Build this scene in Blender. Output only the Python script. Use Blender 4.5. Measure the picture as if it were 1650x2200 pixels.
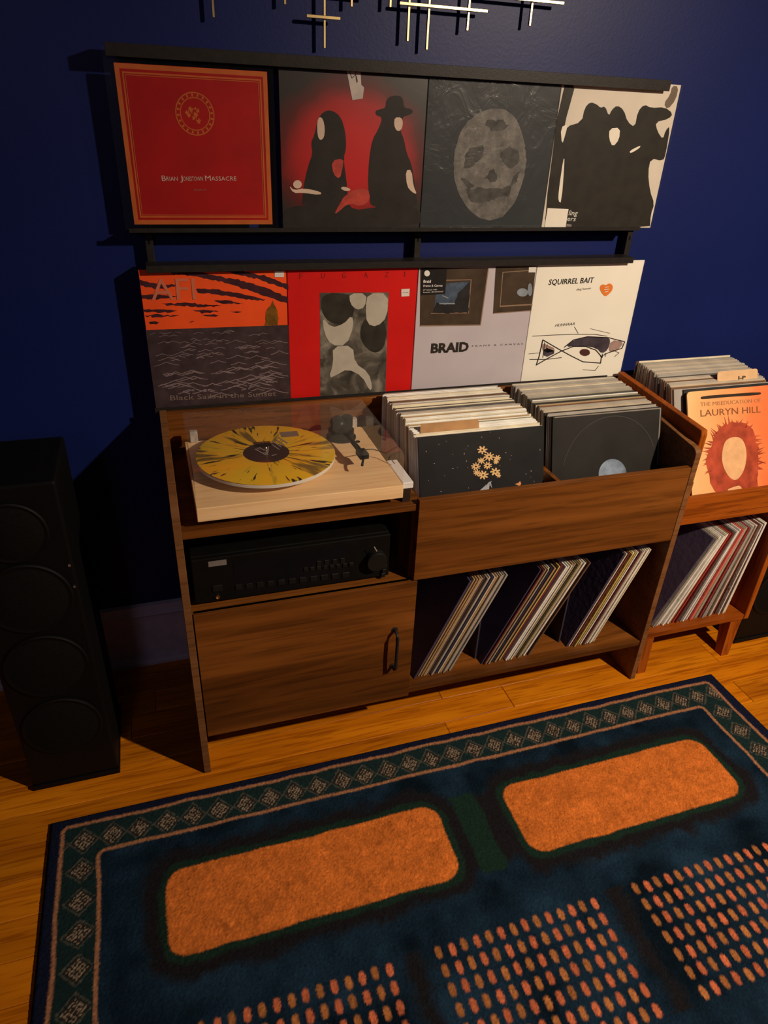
import bpy, bmesh, math, random
import numpy as np
from mathutils import Vector, Matrix
random.seed(7); rng = np.random.default_rng(7)
for o in list(bpy.data.objects): bpy.data.objects.remove(o, do_unlink=True)
scene = bpy.context.scene
COL = scene.collection

# ------------------------------------------------------------------ camera (solved from the photograph)
CAM = np.array([-0.33996, -1.66857, 1.42244])
RC = np.array([[0.95155673, 0.28348993, 0.11905147],
               [-0.30473359, 0.81794451, 0.48795924],
               [0.04095403, -0.50059988, 0.8647095]])
FPX = 1489.318
cd = bpy.data.cameras.new('camera'); cam = bpy.data.objects.new('camera', cd); COL.objects.link(cam)
cd.sensor_fit = 'HORIZONTAL'; cd.sensor_width = 36.0; cd.lens = 36.0 * FPX / 1650.0
cd.clip_start = 0.02; cd.clip_end = 50
M = Matrix([[RC[i][0], RC[i][2], -RC[i][1], CAM[i]] for i in range(3)] + [[0, 0, 0, 1]])
cam.matrix_world = M
scene.camera = cam

# ------------------------------------------------------------------ world, lamp light, exposure
w = bpy.data.worlds.new('night_room'); scene.world = w; w.use_nodes = True
bg = w.node_tree.nodes['Background']; bg.inputs[0].default_value = (0.55, 0.48, 0.60, 1); bg.inputs[1].default_value = 0.016
def spot(name, loc, target, watts, col, size, blend, radius):
    l = bpy.data.lights.new(name, 'SPOT'); l.energy = watts; l.color = col
    l.spot_size = math.radians(size); l.spot_blend = blend; l.shadow_soft_size = radius
    o = bpy.data.objects.new(name, l); COL.objects.link(o); o.location = loc
    o.rotation_euler = (Vector(target) - Vector(loc)).to_track_quat('-Z', 'Y').to_euler()
    return o
spot('ceiling_can_light', (1.40, -2.0, 2.12), (0.90, -0.55, 0.40), 252, (1.0, 0.81, 0.61), 110, 1.0, 0.035)
pl_ = bpy.data.lights.new('purple_fill_light', 'POINT'); pl_.energy = 9; pl_.color = (.82, .66, 1.0); pl_.shadow_soft_size = .18  # unseen dim purple fill, added to lift the baseboard and left-facing sides
fo = bpy.data.objects.new('purple_fill_light', pl_); COL.objects.link(fo); fo.location = (-1.05, -3.1, 1.9)
scene.view_settings.view_transform = 'Standard'; scene.view_settings.look = 'None'
scene.view_settings.exposure = 0.0; scene.view_settings.gamma = 1.0
scene.view_settings.use_curve_mapping = False
try:
    scene.cycles.transparent_max_bounces = 24; scene.cycles.max_bounces = 8
except Exception: pass

# ------------------------------------------------------------------ helpers
def S(r, g, b):
    f = lambda c: (c / 12.92 if c <= .04045 else ((c + .055) / 1.055) ** 2.4)
    return tuple(f(c / 255.0) for c in (r, g, b))
def tag(o, label=None, cat=None, group=None, kind=None):
    if label: o['label'] = label
    if cat: o['category'] = cat
    if group: o['group'] = group
    if kind: o['kind'] = kind
    return o
ORG = {}
def empty(name, loc, label=None, cat=None, group=None, kind=None):
    o = bpy.data.objects.new(name, None); COL.objects.link(o); o.location = loc
    o.empty_display_size = .05; ORG[o.name] = Vector(loc)
    return tag(o, label, cat, group, kind)
def mk(name, verts, faces, mat, parent=None, smooth=False, mats=None, fmat=None):
    """mesh from world-space verts; origin at the parent's origin, or at the base centre when top-level"""
    v = np.asarray(verts, float).reshape(-1, 3)
    if parent is not None: org = np.array(ORG[parent.name])
    else:
        lo, hi = v.min(0), v.max(0); org = np.array([(lo[0] + hi[0]) / 2, (lo[1] + hi[1]) / 2, lo[2]])
    me = bpy.data.meshes.new(name)
    me.from_pydata((v - org).tolist(), [], [list(f) for f in faces])
    for m in (mats or [mat]): me.materials.append(m)
    if fmat is not None: me.polygons.foreach_set('material_index', fmat)
    if smooth: me.polygons.foreach_set('use_smooth', [True] * len(me.polygons))
    me.update()
    o = bpy.data.objects.new(name, me); COL.objects.link(o)
    if parent is not None: o.parent = parent
    else: o.location = org
    ORG[o.name] = Vector(org)
    return o
def bmk(name, bm, mat, parent=None, smooth=False):
    bm.verts.index_update()
    v = [tuple(x.co) for x in bm.verts]; f = [[q.index for q in p.verts] for p in bm.faces]; bm.free()
    return mk(name, v, f, mat, parent, smooth)
def bm_box(bm, x0, x1, y0, y1, z0, z1, bev=0.0, seg=2):
    g = bmesh.ops.create_cube(bm, size=1.0)['verts']
    for v in g:
        v.co = Vector(((x0 + x1) / 2 + v.co.x * (x1 - x0), (y0 + y1) / 2 + v.co.y * (y1 - y0), (z0 + z1) / 2 + v.co.z * (z1 - z0)))
    if bev > 0:
        es = list({e for v in g for e in v.link_edges})
        bmesh.ops.bevel(bm, geom=es, offset=bev, segments=seg, affect='EDGES', profile=.5)
def box(name, x0, x1, y0, y1, z0, z1, mat, parent=None, bev=0.0012, seg=2, smooth=False):
    bm = bmesh.new(); bm_box(bm, x0, x1, y0, y1, z0, z1, bev, seg)
    return bmk(name, bm, mat, parent, smooth)
def prism_x(name, prof, x0, x1, mat, parent=None, bev=0.0):
    """profile of (y,z) points extruded along X"""
    bm = bmesh.new()
    a = [bm.verts.new((x0, y, z)) for y, z in prof]; b = [bm.verts.new((x1, y, z)) for y, z in prof]
    n = len(prof); bm.faces.new(a[::-1]); bm.faces.new(b)
    for i in range(n): bm.faces.new((a[i], a[(i + 1) % n], b[(i + 1) % n], b[i]))
    bmesh.ops.recalc_face_normals(bm, faces=bm.faces[:])
    if bev > 0: bmesh.ops.bevel(bm, geom=bm.edges[:], offset=bev, segments=1, affect='EDGES')
    return bmk(name, bm, mat, parent)
def lathe(name, prof, cx, cy, cz, mat, parent=None, n=64, axis='z', smooth=True):
    """profile of (radius, height) revolved; axis z (up) or y (towards -y)"""
    vs, fs = [], []
    for r, h in prof:
        for k in range(n):
            a = 2 * math.pi * k / n
            if axis == 'z': vs.append((cx + r * math.cos(a), cy + r * math.sin(a), cz + h))
            else: vs.append((cx + r * math.cos(a), cy - h, cz + r * math.sin(a)))
    m = len(prof)
    for i in range(m - 1):
        for k in range(n):
            q = [i * n + k, i * n + (k + 1) % n, (i + 1) * n + (k + 1) % n, (i + 1) * n + k]
            fs.append(q if axis == 'z' else q[::-1])
    if prof[0][0] > 1e-6: fs.append(list(range(n))[::-1] if axis == 'z' else list(range(n)))
    if prof[-1][0] > 1e-6:
        t = [(m - 1) * n + k for k in range(n)]; fs.append(t if axis == 'z' else t[::-1])
    o = mk(name, vs, fs, mat, parent)
    if smooth:
        o.data.polygons.foreach_set('use_smooth', [len(p.vertices) == 4 for p in o.data.polygons])
        try: o.data.set_sharp_from_angle(angle=math.radians(35))
        except Exception: pass
    return o
def tube(name, pts, r, mat, parent=None, n=10):
    """round tube along points"""
    pts = [Vector(p) for p in pts]; vs, fs = [], []
    rr = r if isinstance(r, (list, tuple)) else [r] * len(pts)
    for i, p in enumerate(pts):
        d = (pts[min(i + 1, len(pts) - 1)] - pts[max(i - 1, 0)]).normalized()
        u = d.cross(Vector((0, 0, 1)) if abs(d.z) < .9 else Vector((1, 0, 0))).normalized(); v = d.cross(u)
        for k in range(n):
            a = 2 * math.pi * k / n; vs.append(tuple(p + (u * math.cos(a) + v * math.sin(a)) * rr[i]))
    for i in range(len(pts) - 1):
        for k in range(n): fs.append([i * n + k, i * n + (k + 1) % n, (i + 1) * n + (k + 1) % n, (i + 1) * n + k])
    fs.append(list(range(n))[::-1]); fs.append([(len(pts) - 1) * n + k for k in range(n)])
    return mk(name, vs, fs, mat, parent, smooth=True)
# pixel -> direction -> point on a plane
def ray(u): return RC @ np.array([(u[0] - 825) / FPX, 1.0, -(u[1] - 1100) / FPX])
def on_axis(u, ax, c):
    d = ray(u); i = 'xyz'.index(ax); return CAM + (c - CAM[i]) / d[i] * d
class Plane:
    def __init__(s, p, ux, uy):
        s.p = np.array(p, float); s.ux = np.array(ux, float) / np.linalg.norm(ux); s.uy = np.array(uy, float) / np.linalg.norm(uy)
        s.n = np.cross(s.ux, s.uy)
    def px(s, u, off=0.0):
        d = ray(u); t = ((s.p - CAM) @ s.n) / (d @ s.n); return CAM + t * d + s.n * off
    def uv(s, u):
        q = s.px(u) - s.p; return np.array([q @ s.ux, q @ s.uy])
    def at(s, a, b, off=0.0): return s.p + s.ux * a + s.uy * b + s.n * off
LAY = 0.00035
def decal(name, parent, pl, polys, mat, layer=1, smoothn=0, rough=0.0):
    """flat print: polygons given in photo pixels, laid on the sleeve's plane"""
    vs, fs = [], []
    for poly in polys:
        pts = [np.array(p, float) for p in poly]
        if smoothn:
            for _ in range(smoothn):
                q = []
                for i in range(len(pts)):
                    a, b = pts[i], pts[(i + 1) % len(pts)]; q += [a * .75 + b * .25, a * .25 + b * .75]
                pts = q
        if rough:
            q = []
            for i in range(len(pts)):
                a, b = pts[i], pts[(i + 1) % len(pts)]; n = max(1, int(np.linalg.norm(b - a) / 6))
                for k in range(n): q.append(a + (b - a) * k / n + rng.normal(0, rough, 2))
            pts = q
        w3 = [pl.px(p, LAY * layer + 1.6e-5 * (len(fs) % 14)) for p in pts]
        if pl is PL:                                   # print ends at the sleeve's lower edge
            for q in w3: q[2] = max(q[2], 1.1896) if q[2] > 1.15 else max(q[2], .7936)
        # keep the winding facing out of the sleeve
        ar = sum(pts[i][0] * pts[(i + 1) % len(pts)][1] - pts[(i + 1) % len(pts)][0] * pts[i][1] for i in range(len(pts)))
        if ar > 0: w3 = w3[::-1]
        b = len(vs); vs += w3; fs.append(list(range(b, b + len(w3))))
    return mk(name, vs, fs, mat, parent)
def decal_uv(name, parent, pl, polys, mat, layer=1):
    vs, fs = [], []
    for poly in polys:
        b = len(vs); ar = sum(poly[i][0] * poly[(i + 1) % len(poly)][1] - poly[(i + 1) % len(poly)][0] * poly[i][1] for i in range(len(poly)))
        pp = poly if ar > 0 else poly[::-1]
        vs += [pl.at(p[0], p[1], LAY * layer + 1.6e-5 * (len(fs) % 14)) for p in pp]; fs.append(list(range(b, b + len(pp))))
    return mk(name, vs, fs, mat, parent)
def rect(x0, y0, x1, y1): return [(x0, y0), (x1, y0), (x1, y1), (x0, y1)]
def ell(cx, cy, rx, ry, n=28, rot=0.0):
    return [(cx + rx * math.cos(t) * math.cos(rot) - ry * math.sin(t) * math.sin(rot), cy + rx * math.cos(t) * math.sin(rot) + ry * math.sin(t) * math.cos(rot)) for t in [2 * math.pi * k / n for k in range(n)]]
def stroke(pts, wd):
    """polyline in pixels -> list of thin quads"""
    out = []
    for a, b in zip(pts[:-1], pts[1:]):
        a = np.array(a, float); b = np.array(b, float); d = b - a; L = np.linalg.norm(d)
        if L < 1e-6: continue
        n = np.array([-d[1], d[0]]) / L * wd / 2; e = d / L * wd * .25
        out.append([tuple(a - e + n), tuple(b + e + n), tuple(b + e - n), tuple(a - e - n)])
    return out
def text(name, parent, pl, s, p_left, p_right, height, mat, layer=2, shear=0.0, bold=0.0, spacing=1.0):
    """lettering from pixel p_left to p_right (baseline), cap height in metres"""
    cu = bpy.data.curves.new(name, 'FONT'); cu.body = s; cu.size = 1.0; cu.shear = shear; cu.offset = bold; cu.space_character = spacing
    cu.resolution_u = 2
    t = bpy.data.objects.new('tmp_text', cu); COL.objects.link(t); bpy.context.view_layer.update()
    me = bpy.data.meshes.new_from_object(t.evaluated_get(bpy.context.evaluated_depsgraph_get()))
    v = np.empty(len(me.vertices) * 3); me.vertices.foreach_get('co', v); v = v.reshape(-1, 3)
    f = [list(p.vertices) for p in me.polygons]
    bpy.data.objects.remove(t, do_unlink=True); bpy.data.curves.remove(cu); bpy.data.meshes.remove(me)
    a, b = pl.uv(p_left), pl.uv(p_right); d = b - a; W = np.linalg.norm(d); d /= W; nn = np.array([-d[1], d[0]])
    x0, x1 = v[:, 0].min(), v[:, 0].max(); cap = 0.70
    out = []
    for q in v:
        c = a + d * ((q[0] - x0) / (x1 - x0) * W) + nn * (q[1] / cap * height); out.append(pl.at(c[0], c[1], LAY * layer))
    return mk(name, out, f, mat, parent)

# ------------------------------------------------------------------ materials
_M = {}
def node_mat(name):
    m = bpy.data.materials.new(name); m.use_nodes = True; nt = m.node_tree; b = nt.nodes['Principled BSDF']; return m, nt, b
def N(nt, t, **kw):
    n = nt.nodes.new(t)
    for k, v in kw.items(): setattr(n, k, v)
    return n
def ramp(nt, stops, interp='LINEAR'):
    r = N(nt, 'ShaderNodeValToRGB'); r.color_ramp.interpolation = interp
    e = r.color_ramp.elements
    while len(e) < len(stops): e.new(.5)
    for i, (p, c) in enumerate(stops): e[i].position = p; e[i].color = (*c[:3], 1)
    return r
def mapping(nt, scale=(1, 1, 1), loc=(0, 0, 0), rot=(0, 0, 0), coord='Object'):
    tc = N(nt, 'ShaderNodeTexCoord'); mp = N(nt, 'ShaderNodeMapping')
    mp.inputs['Scale'].default_value = scale; mp.inputs['Location'].default_value = loc; mp.inputs['Rotation'].default_value = rot
    nt.links.new(tc.outputs[coord], mp.inputs[0]); return mp.outputs[0]
def mixc(nt, fac, a, b, typ='MIX'):
    m = N(nt, 'ShaderNodeMix', data_type='RGBA', blend_type=typ)
    for sck, val in ((m.inputs[0], fac), (m.inputs[6], a), (m.inputs[7], b)):
        if hasattr(val, 'is_linked') or hasattr(val, 'links'): nt.links.new(val, sck)
        elif isinstance(val, (int, float)): sck.default_value = val
        else: sck.default_value = (*val[:3], 1)
    return m.outputs[2]
def plain(name, col, rough=.5, metal=0.0, var=.12, scale=30, bump=0.0, coat=0.0, coat_rough=.15, spec=.18, bscale=None):
    """procedural paint / card / plastic: colour with fine mottling"""
    if name in _M: return _M[name]
    m, nt, b = node_mat(name); L = nt.links.new
    v = mapping(nt); nz = N(nt, 'ShaderNodeTexNoise'); nz.inputs['Scale'].default_value = scale; nz.inputs['Detail'].default_value = 4
    L(v, nz.inputs['Vector'])
    r = ramp(nt, [(.25, tuple(c * (1 - var) for c in col)), (.75, tuple(min(1, c * (1 + var)) for c in col))])
    L(nz.outputs['Fac'], r.inputs[0]); L(r.outputs[0], b.inputs['Base Color'])
    b.inputs['Roughness'].default_value = rough; b.inputs['Metallic'].default_value = metal
    b.inputs['Specular IOR Level'].default_value = spec
    b.inputs['Coat Weight'].default_value = coat; b.inputs['Coat Roughness'].default_value = coat_rough
    if bump:
        n2 = N(nt, 'ShaderNodeTexNoise'); n2.inputs['Scale'].default_value = bscale or scale * 3; n2.inputs['Detail'].default_value = 3; L(v, n2.inputs['Vector'])
        bp = N(nt, 'ShaderNodeBump'); bp.inputs['Strength'].default_value = bump; bp.inputs['Distance'].default_value = .002
        L(n2.outputs['Fac'], bp.inputs['Height']); L(bp.outputs[0], b.inputs['Normal'])
        if coat: L(bp.outputs[0], b.inputs['Coat Normal'])
    _M[name] = m; return m
def wood(name, dark, mid, light, rough=.42, axis='x', scale=1.0, contrast=1.0, per_object=False, streak=.5, spec=.22):
    if name in _M: return _M[name]
    m, nt, b = node_mat(name); L = nt.links.new
    k = {'x': (1.3, 16, 16), 'y': (16, 1.3, 16), 'z': (16, 16, 1.3)}[axis]
    tc = N(nt, 'ShaderNodeTexCoord'); vec = tc.outputs['Object']
    if per_object:
        oi = N(nt, 'ShaderNodeObjectInfo'); mul = N(nt, 'ShaderNodeVectorMath', operation='SCALE'); cmb = N(nt, 'ShaderNodeCombineXYZ')
        for i in range(3): L(oi.outputs['Random'], cmb.inputs[i])
        L(cmb.outputs[0], mul.inputs[0]); mul.inputs['Scale'].default_value = 37.0
        ad = N(nt, 'ShaderNodeVectorMath', operation='ADD'); L(vec, ad.inputs[0]); L(mul.outputs[0], ad.inputs[1]); vec = ad.outputs[0]
    def mp(sc):
        q = N(nt, 'ShaderNodeMapping'); q.inputs['Scale'].default_value = sc; L(vec, q.inputs[0]); return q.outputs[0]
    n1 = N(nt, 'ShaderNodeTexNoise'); n1.inputs['Scale'].default_value = scale; n1.inputs['Detail'].default_value = 6; n1.inputs['Distortion'].default_value = 1.2
    L(mp(k), n1.inputs['Vector'])
    r1 = ramp(nt, [(.5 - .22 / contrast, dark), (.5, mid), (.5 + .22 / contrast, light)]); L(n1.outputs['Fac'], r1.inputs[0])
    n2 = N(nt, 'ShaderNodeTexNoise'); n2.inputs['Scale'].default_value = scale * 6; n2.inputs['Detail'].default_value = 5; n2.inputs['Distortion'].default_value = .4
    L(mp(tuple(c * (1 if c < 5 else 1.6) for c in k)), n2.inputs['Vector'])
    r2 = ramp(nt, [(.38, tuple(c * .62 for c in dark)), (.5, (1, 1, 1))]); L(n2.outputs['Fac'], r2.inputs[0])
    c = mixc(nt, streak, r1.outputs[0], r2.outputs[0], 'MULTIPLY')
    if per_object:
        hs = N(nt, 'ShaderNodeHueSaturation'); mr = N(nt, 'ShaderNodeMapRange'); mr.inputs['To Min'].default_value = .80; mr.inputs['To Max'].default_value = 1.14
        L(oi.outputs['Random'], mr.inputs[0]); L(mr.outputs[0], hs.inputs['Value']); L(c, hs.inputs['Color']); c = hs.outputs[0]
    L(c, b.inputs['Base Color']); b.inputs['Roughness'].default_value = rough; b.inputs['Specular IOR Level'].default_value = spec
    bp = N(nt, 'ShaderNodeBump'); bp.inputs['Strength'].default_value = .12; bp.inputs['Distance'].default_value = .001
    L(n2.outputs['Fac'], bp.inputs['Height']); L(bp.outputs[0], b.inputs['Normal'])
    _M[name] = m; return m
def clear(name, tint=(1, 1, 1), gloss=.10, rough=.05, bump=0.0, bscale=14, haze=0.0):
    """thin clear plastic: straight-through light plus a little surface reflection"""
    if name in _M: return _M[name]
    m = bpy.data.materials.new(name); m.use_nodes = True; nt = m.node_tree; L = nt.links.new; nt.nodes.remove(nt.nodes['Principled BSDF'])
    out = nt.nodes['Material Output']
    tr = N(nt, 'ShaderNodeBsdfTransparent'); tr.inputs[0].default_value = (*tint, 1)
    gl = N(nt, 'ShaderNodeBsdfGlossy'); gl.inputs['Roughness'].default_value = rough; gl.inputs['Color'].default_value = (1, 1, 1, 1)
    fr = N(nt, 'ShaderNodeLayerWeight'); fr.inputs[0].default_value = .5
    pw = N(nt, 'ShaderNodeMath', operation='POWER'); pw.inputs[1].default_value = 4.0; L(fr.outputs['Facing'], pw.inputs[0])
    mt = N(nt, 'ShaderNodeMath', operation='MULTIPLY_ADD'); mt.inputs[1].default_value = .55; mt.inputs[2].default_value = gloss
    L(pw.outputs[0], mt.inputs[0])
    ms = N(nt, 'ShaderNodeMixShader'); L(mt.outputs[0], ms.inputs[0]); L(tr.outputs[0], ms.inputs[1]); L(gl.outputs[0], ms.inputs[2])
    last = ms.outputs[0]
    if haze:
        df = N(nt, 'ShaderNodeBsdfDiffuse'); df.inputs[0].default_value = (.8, .8, .8, 1)
        m2 = N(nt, 'ShaderNodeMixShader'); m2.inputs[0].default_value = haze; L(last, m2.inputs[1]); L(df.outputs[0], m2.inputs[2]); last = m2.outputs[0]
    L(last, out.inputs['Surface'])
    if bump:
        v = mapping(nt); nz = N(nt, 'ShaderNodeTexNoise'); nz.inputs['Scale'].default_value = bscale; nz.inputs['Detail'].default_value = 4; nz.inputs['Distortion'].default_value = 1.5
        L(v, nz.inputs['Vector']); bp = N(nt, 'ShaderNodeBump'); bp.inputs['Strength'].default_value = bump; bp.inputs['Distance'].default_value = .01
        L(nz.outputs['Fac'], bp.inputs['Height']); L(bp.outputs[0], gl.inputs['Normal'])
    _M[name] = m; return m
# paint / surfaces
def wall_paint():
    m, nt, b = node_mat('navy_wall_paint'); L = nt.links.new
    v = mapping(nt); n1 = N(nt, 'ShaderNodeTexNoise'); n1.inputs['Scale'].default_value = 3; n1.inputs['Detail'].default_value = 6; L(v, n1.inputs['Vector'])
    r = ramp(nt, [(.3, (.0052, .0115, .086)), (.7, (.0066, .0140, .100))]); L(n1.outputs['Fac'], r.inputs[0]); L(r.outputs[0], b.inputs['Base Color'])
    b.inputs['Roughness'].default_value = .42; b.inputs['Specular IOR Level'].default_value = .21
    n2 = N(nt, 'ShaderNodeTexNoise'); n2.inputs['Scale'].default_value = 160; n2.inputs['Detail'].default_value = 3; L(v, n2.inputs['Vector'])
    bp = N(nt, 'ShaderNodeBump'); bp.inputs['Strength'].default_value = .18; bp.inputs['Distance'].default_value = .001; L(n2.outputs['Fac'], bp.inputs['Height']); L(bp.outputs[0], b.inputs['Normal'])
    return m
WALL = wall_paint()
OAK = wood('oak_floor', (.42, .112, .0022), (.60, .182, .004), (.74, .250, .007), rough=.34, scale=.9, per_object=True, streak=.42)
WALNUT = wood('walnut_laminate', (.085, .027, .0040), (.165, .052, .0080), (.245, .080, .013), rough=.46, scale=.70, contrast=1.35, streak=.32)
WALNUTZ = wood('walnut_laminate_upright', (.085, .027, .0040), (.165, .052, .0080), (.245, .080, .013), rough=.46, axis='z', scale=.62, streak=.28)
EDGE = wood('walnut_edge_band', (.15, .062, .022), (.20, .085, .03), (.25, .11, .04), rough=.45, scale=.8, streak=.3)
ACACIA = wood('orange_stained_wood', (.22, .048, .004), (.33, .074, .006), (.43, .105, .010), rough=.40, scale=.8, streak=.4)
ACACIAZ = wood('orange_stained_wood_upright', (.22, .048, .004), (.33, .074, .006), (.43, .105, .010), rough=.40, axis='z', scale=.8, streak=.4)
MAPLE = wood('pale_maple_veneer', (.84, .55, .27), (.91, .61, .32), (.95, .66, .36), rough=.40, scale=.7, streak=.18)
DARKIN = plain('dark_cabinet_back', (.030, .014, .008), .6)
BLACKM = plain('black_powder_coat', (.020, .017, .015), .42, var=.2, bump=.08, scale=60)
BLACKP = plain('black_plastic', (.010, .010, .010), .35)
SATIN = plain('satin_black_vinyl', (.0022, .0020, .0018), .6, spec=.18)
CONE = plain('speaker_cloth', (.0042, .0040, .0032), .85, var=.3, scale=200, bump=.2, spec=.12)
BRASS = plain('brushed_brass', (.85, .62, .30), .30, metal=1.0, var=.12)
TRIM = plain('white_trim_paint', (.60, .55, .58), .45)
CHROME = plain('chrome', (.75, .73, .70), .2, metal=1.0)
GOLD = plain('gold_plate', (.90, .62, .25), .25, metal=1.0)
WHITEP = plain('white_plastic', (.78, .76, .74), .4, var=.03)
INK = plain('black_ink', (.012, .009, .008), .55)
INKB = plain('soft_black_print', (.020, .016, .013), .5, var=.3, scale=25)
WHITEI = plain('white_ink', (.75, .72, .68), .5, var=.04)
CREAM = plain('cream_print', (.80, .74, .62), .5, var=.05, scale=40)
# ------------------------------------------------------------------ the setting
wl = box('wall_back', -2.4, 3.4, 0.0, 0.12, -.02, 2.7, WALL, None, 0); tag(wl, 'satin navy blue painted wall', kind='structure')
fl = box('floor', -2.4, 3.4, -3.2, 0.0, -.06, -.012, plain('subfloor', (.05, .025, .01), .8), None, 0); tag(fl, 'glossy orange oak strip floor', kind='structure')
PW = .083
def planks():
    meshes = {}
    for r in range(-6, 33):
        y1 = -.463 - PW * r + PW
        y0 = y1 - PW
        if y1 > .001: y1 = 0.0
        if y0 >= 0: continue
        x = -2.4 - random.random() * .6
        while x < 3.4:
            Lh = random.choice((.7, .95, 1.2, 1.55)); a, b = max(x, -2.4), min(x + Lh, 3.4); x += Lh
            if b - a < .05: continue
            bm = bmesh.new(); g = .0006
            bm_box(bm, a + g, b - g, y0 + g, y1 - g, -.014, random.uniform(-.0006, 0.0), .0009, 1)
            bmk('plank', bm, OAK, fl)
planks()
# baseboard with cap and shoe moulding
bb = empty('baseboard_back', (0, -.01, 0), 'tall white painted baseboard under the navy wall', kind='structure')
def bprof(n, prof): prism_x(n, prof, -2.4, 3.4, TRIM, bb)
bprof('board', [(0, .012), (-.016, .012), (-.016, .165), (0, .165)])
bprof('cap_molding', [(0, .165), (-.018, .165), (-.021, .172), (-.014, .184), (-.010, .198), (0, .202)])
bprof('shoe_molding', [(0, 0), (-.030, 0), (-.030, .010), (-.026, .018), (-.016, .022), (0, .022)])

# ------------------------------------------------------------------ brass wall sculpture
ws = empty('wall_sculpture', (0.3, -.01, 1.5), 'brass rod wall sculpture of crossing bars above the upper record rack', 'wall art')
YR = -.024
def rodv(px, pyb, up, yy=YR):
    p = on_axis((px, pyb), 'y', yy); box('rod', p[0] - .0024, p[0] + .0024, yy - .003, yy + .003, p[2], p[2] + up, BRASS, ws, .0006, 1)
def rodh(a, b, yy=YR):
    p, q = on_axis(a, 'y', yy), on_axis(b, 'y', yy); z = (p[2] + q[2]) / 2
    box('rod', p[0], q[0], yy - .003, yy + .003, z - .0028, z + .0028, BRASS, ws, .0006, 1)
for px, pyb, up in ((459, 38, .30), (612, 10, .22), (697, 104, .42), (755, 15, .25), (838, 16, .33), (875, 89, .30), (916, 107, .46), (1003, 66, .28), (1137, 56, .36)):
    rodv(px, pyb, up)
rodh((658, 34), (731, 40), YR - .006); rodh((858, 7), (1047, 24), YR - .006)
rodh((1035, -3), (1212, 0), YR - .006)
for (x0, x1, z) in ((-.24, .05, 1.70), (-.05, .35, 1.78), (.15, .55, 1.86), (.28, .62, 1.71), (-.20, .15, 1.62)):
    box('rod', x0, x1, YR - .009, YR - .003, z - .0028, z + .0028, BRASS, ws, .0006, 1)
for (x, z) in ((-.15, 1.70), (.274, 1.78), (.45, 1.71), (.05, 1.78)):
    box('standoff', x - .003, x + .003, YR - .002, 0.0, z - .003, z + .003, BRASS, ws, 0)

# ------------------------------------------------------------------ black wall rack: slotted standards and two pairs of rails
rk = empty('record_rack', (0.26, -.01, .78), 'black metal wall rack with slotted standards holding two rows of records', 'rack')
HOLE = plain('hole_shadow', (.002, .002, .002), .9)
for xs in (-.329, .281, .872):
    st = box('standard', xs - .008, xs + .008, -.030, 0.0, .80, 1.505, BLACKM, rk, .0012)
    for k in range(12):
        z = .83 + k * .055
        mk('slot', [(xs - .0025, -.0304, z - .004), (xs + .0025, -.0304, z - .004), (xs + .0025, -.0304, z + .004), (xs, -.0304, z + .0065), (xs - .0025, -.0304, z + .004)], [[0, 1, 2, 3, 4]], HOLE, st)
def rail(z0, z1, x0, x1, top, yo=-.0765):
    # channel: flange back to the standards and a lip in front of the sleeves
    yi = yo + .003 if yo < -.07 else yo + .002
    if top: prof = [(-.030, z1 - .003), (yi, z1 - .003), (yi, z0), (yo, z0), (yo, z1), (-.030, z1)]
    else: prof = [(-.030, z0), (yo, z0), (yo, z1), (yi, z1), (yi, z0 + .003), (-.030, z0 + .003)]
    prism_x('rail', prof, x0, x1, BLACKM, rk, .0004)
rail(1.4885, 1.510, -.366, .864, True)
rail(1.1855, 1.194, -.366, .864, False)
rail(1.1060, 1.1205, -.342, .864, True)
rail(.7900, .8010, -.362, .864, False, -.0685)

# ------------------------------------------------------------------ record sleeves on the wall
YC = -.060
PL = Plane((0, YC, 0), (1, 0, 0), (0, 0, 1))
def sleeve(name, x0, x1, z0, z1, mat, label, y=YC, group=None):
    r = empty(name, ((x0 + x1) / 2, y + .004, z0), label, 'record', group)
    box('sleeve', x0, x1, y, y + .0045, z0, z1, mat, r, .0008, 1); return r
def plastic(r, x0, x1, z0, z1, mat, y=YC):
    box('plastic_outer', x0, x1, y - .0035, y - .0028, z0, z1, mat, r, 0)
def hex2(name, c, **k): return plain(name, c, **k)
FILM = clear('clear_sleeve_film', gloss=.018, rough=.16, bump=.10, bscale=9, haze=.002)
FILMC = clear('crinkled_sleeve_film', gloss=.04, rough=.15, bump=.30, bscale=14, haze=.006)

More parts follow.
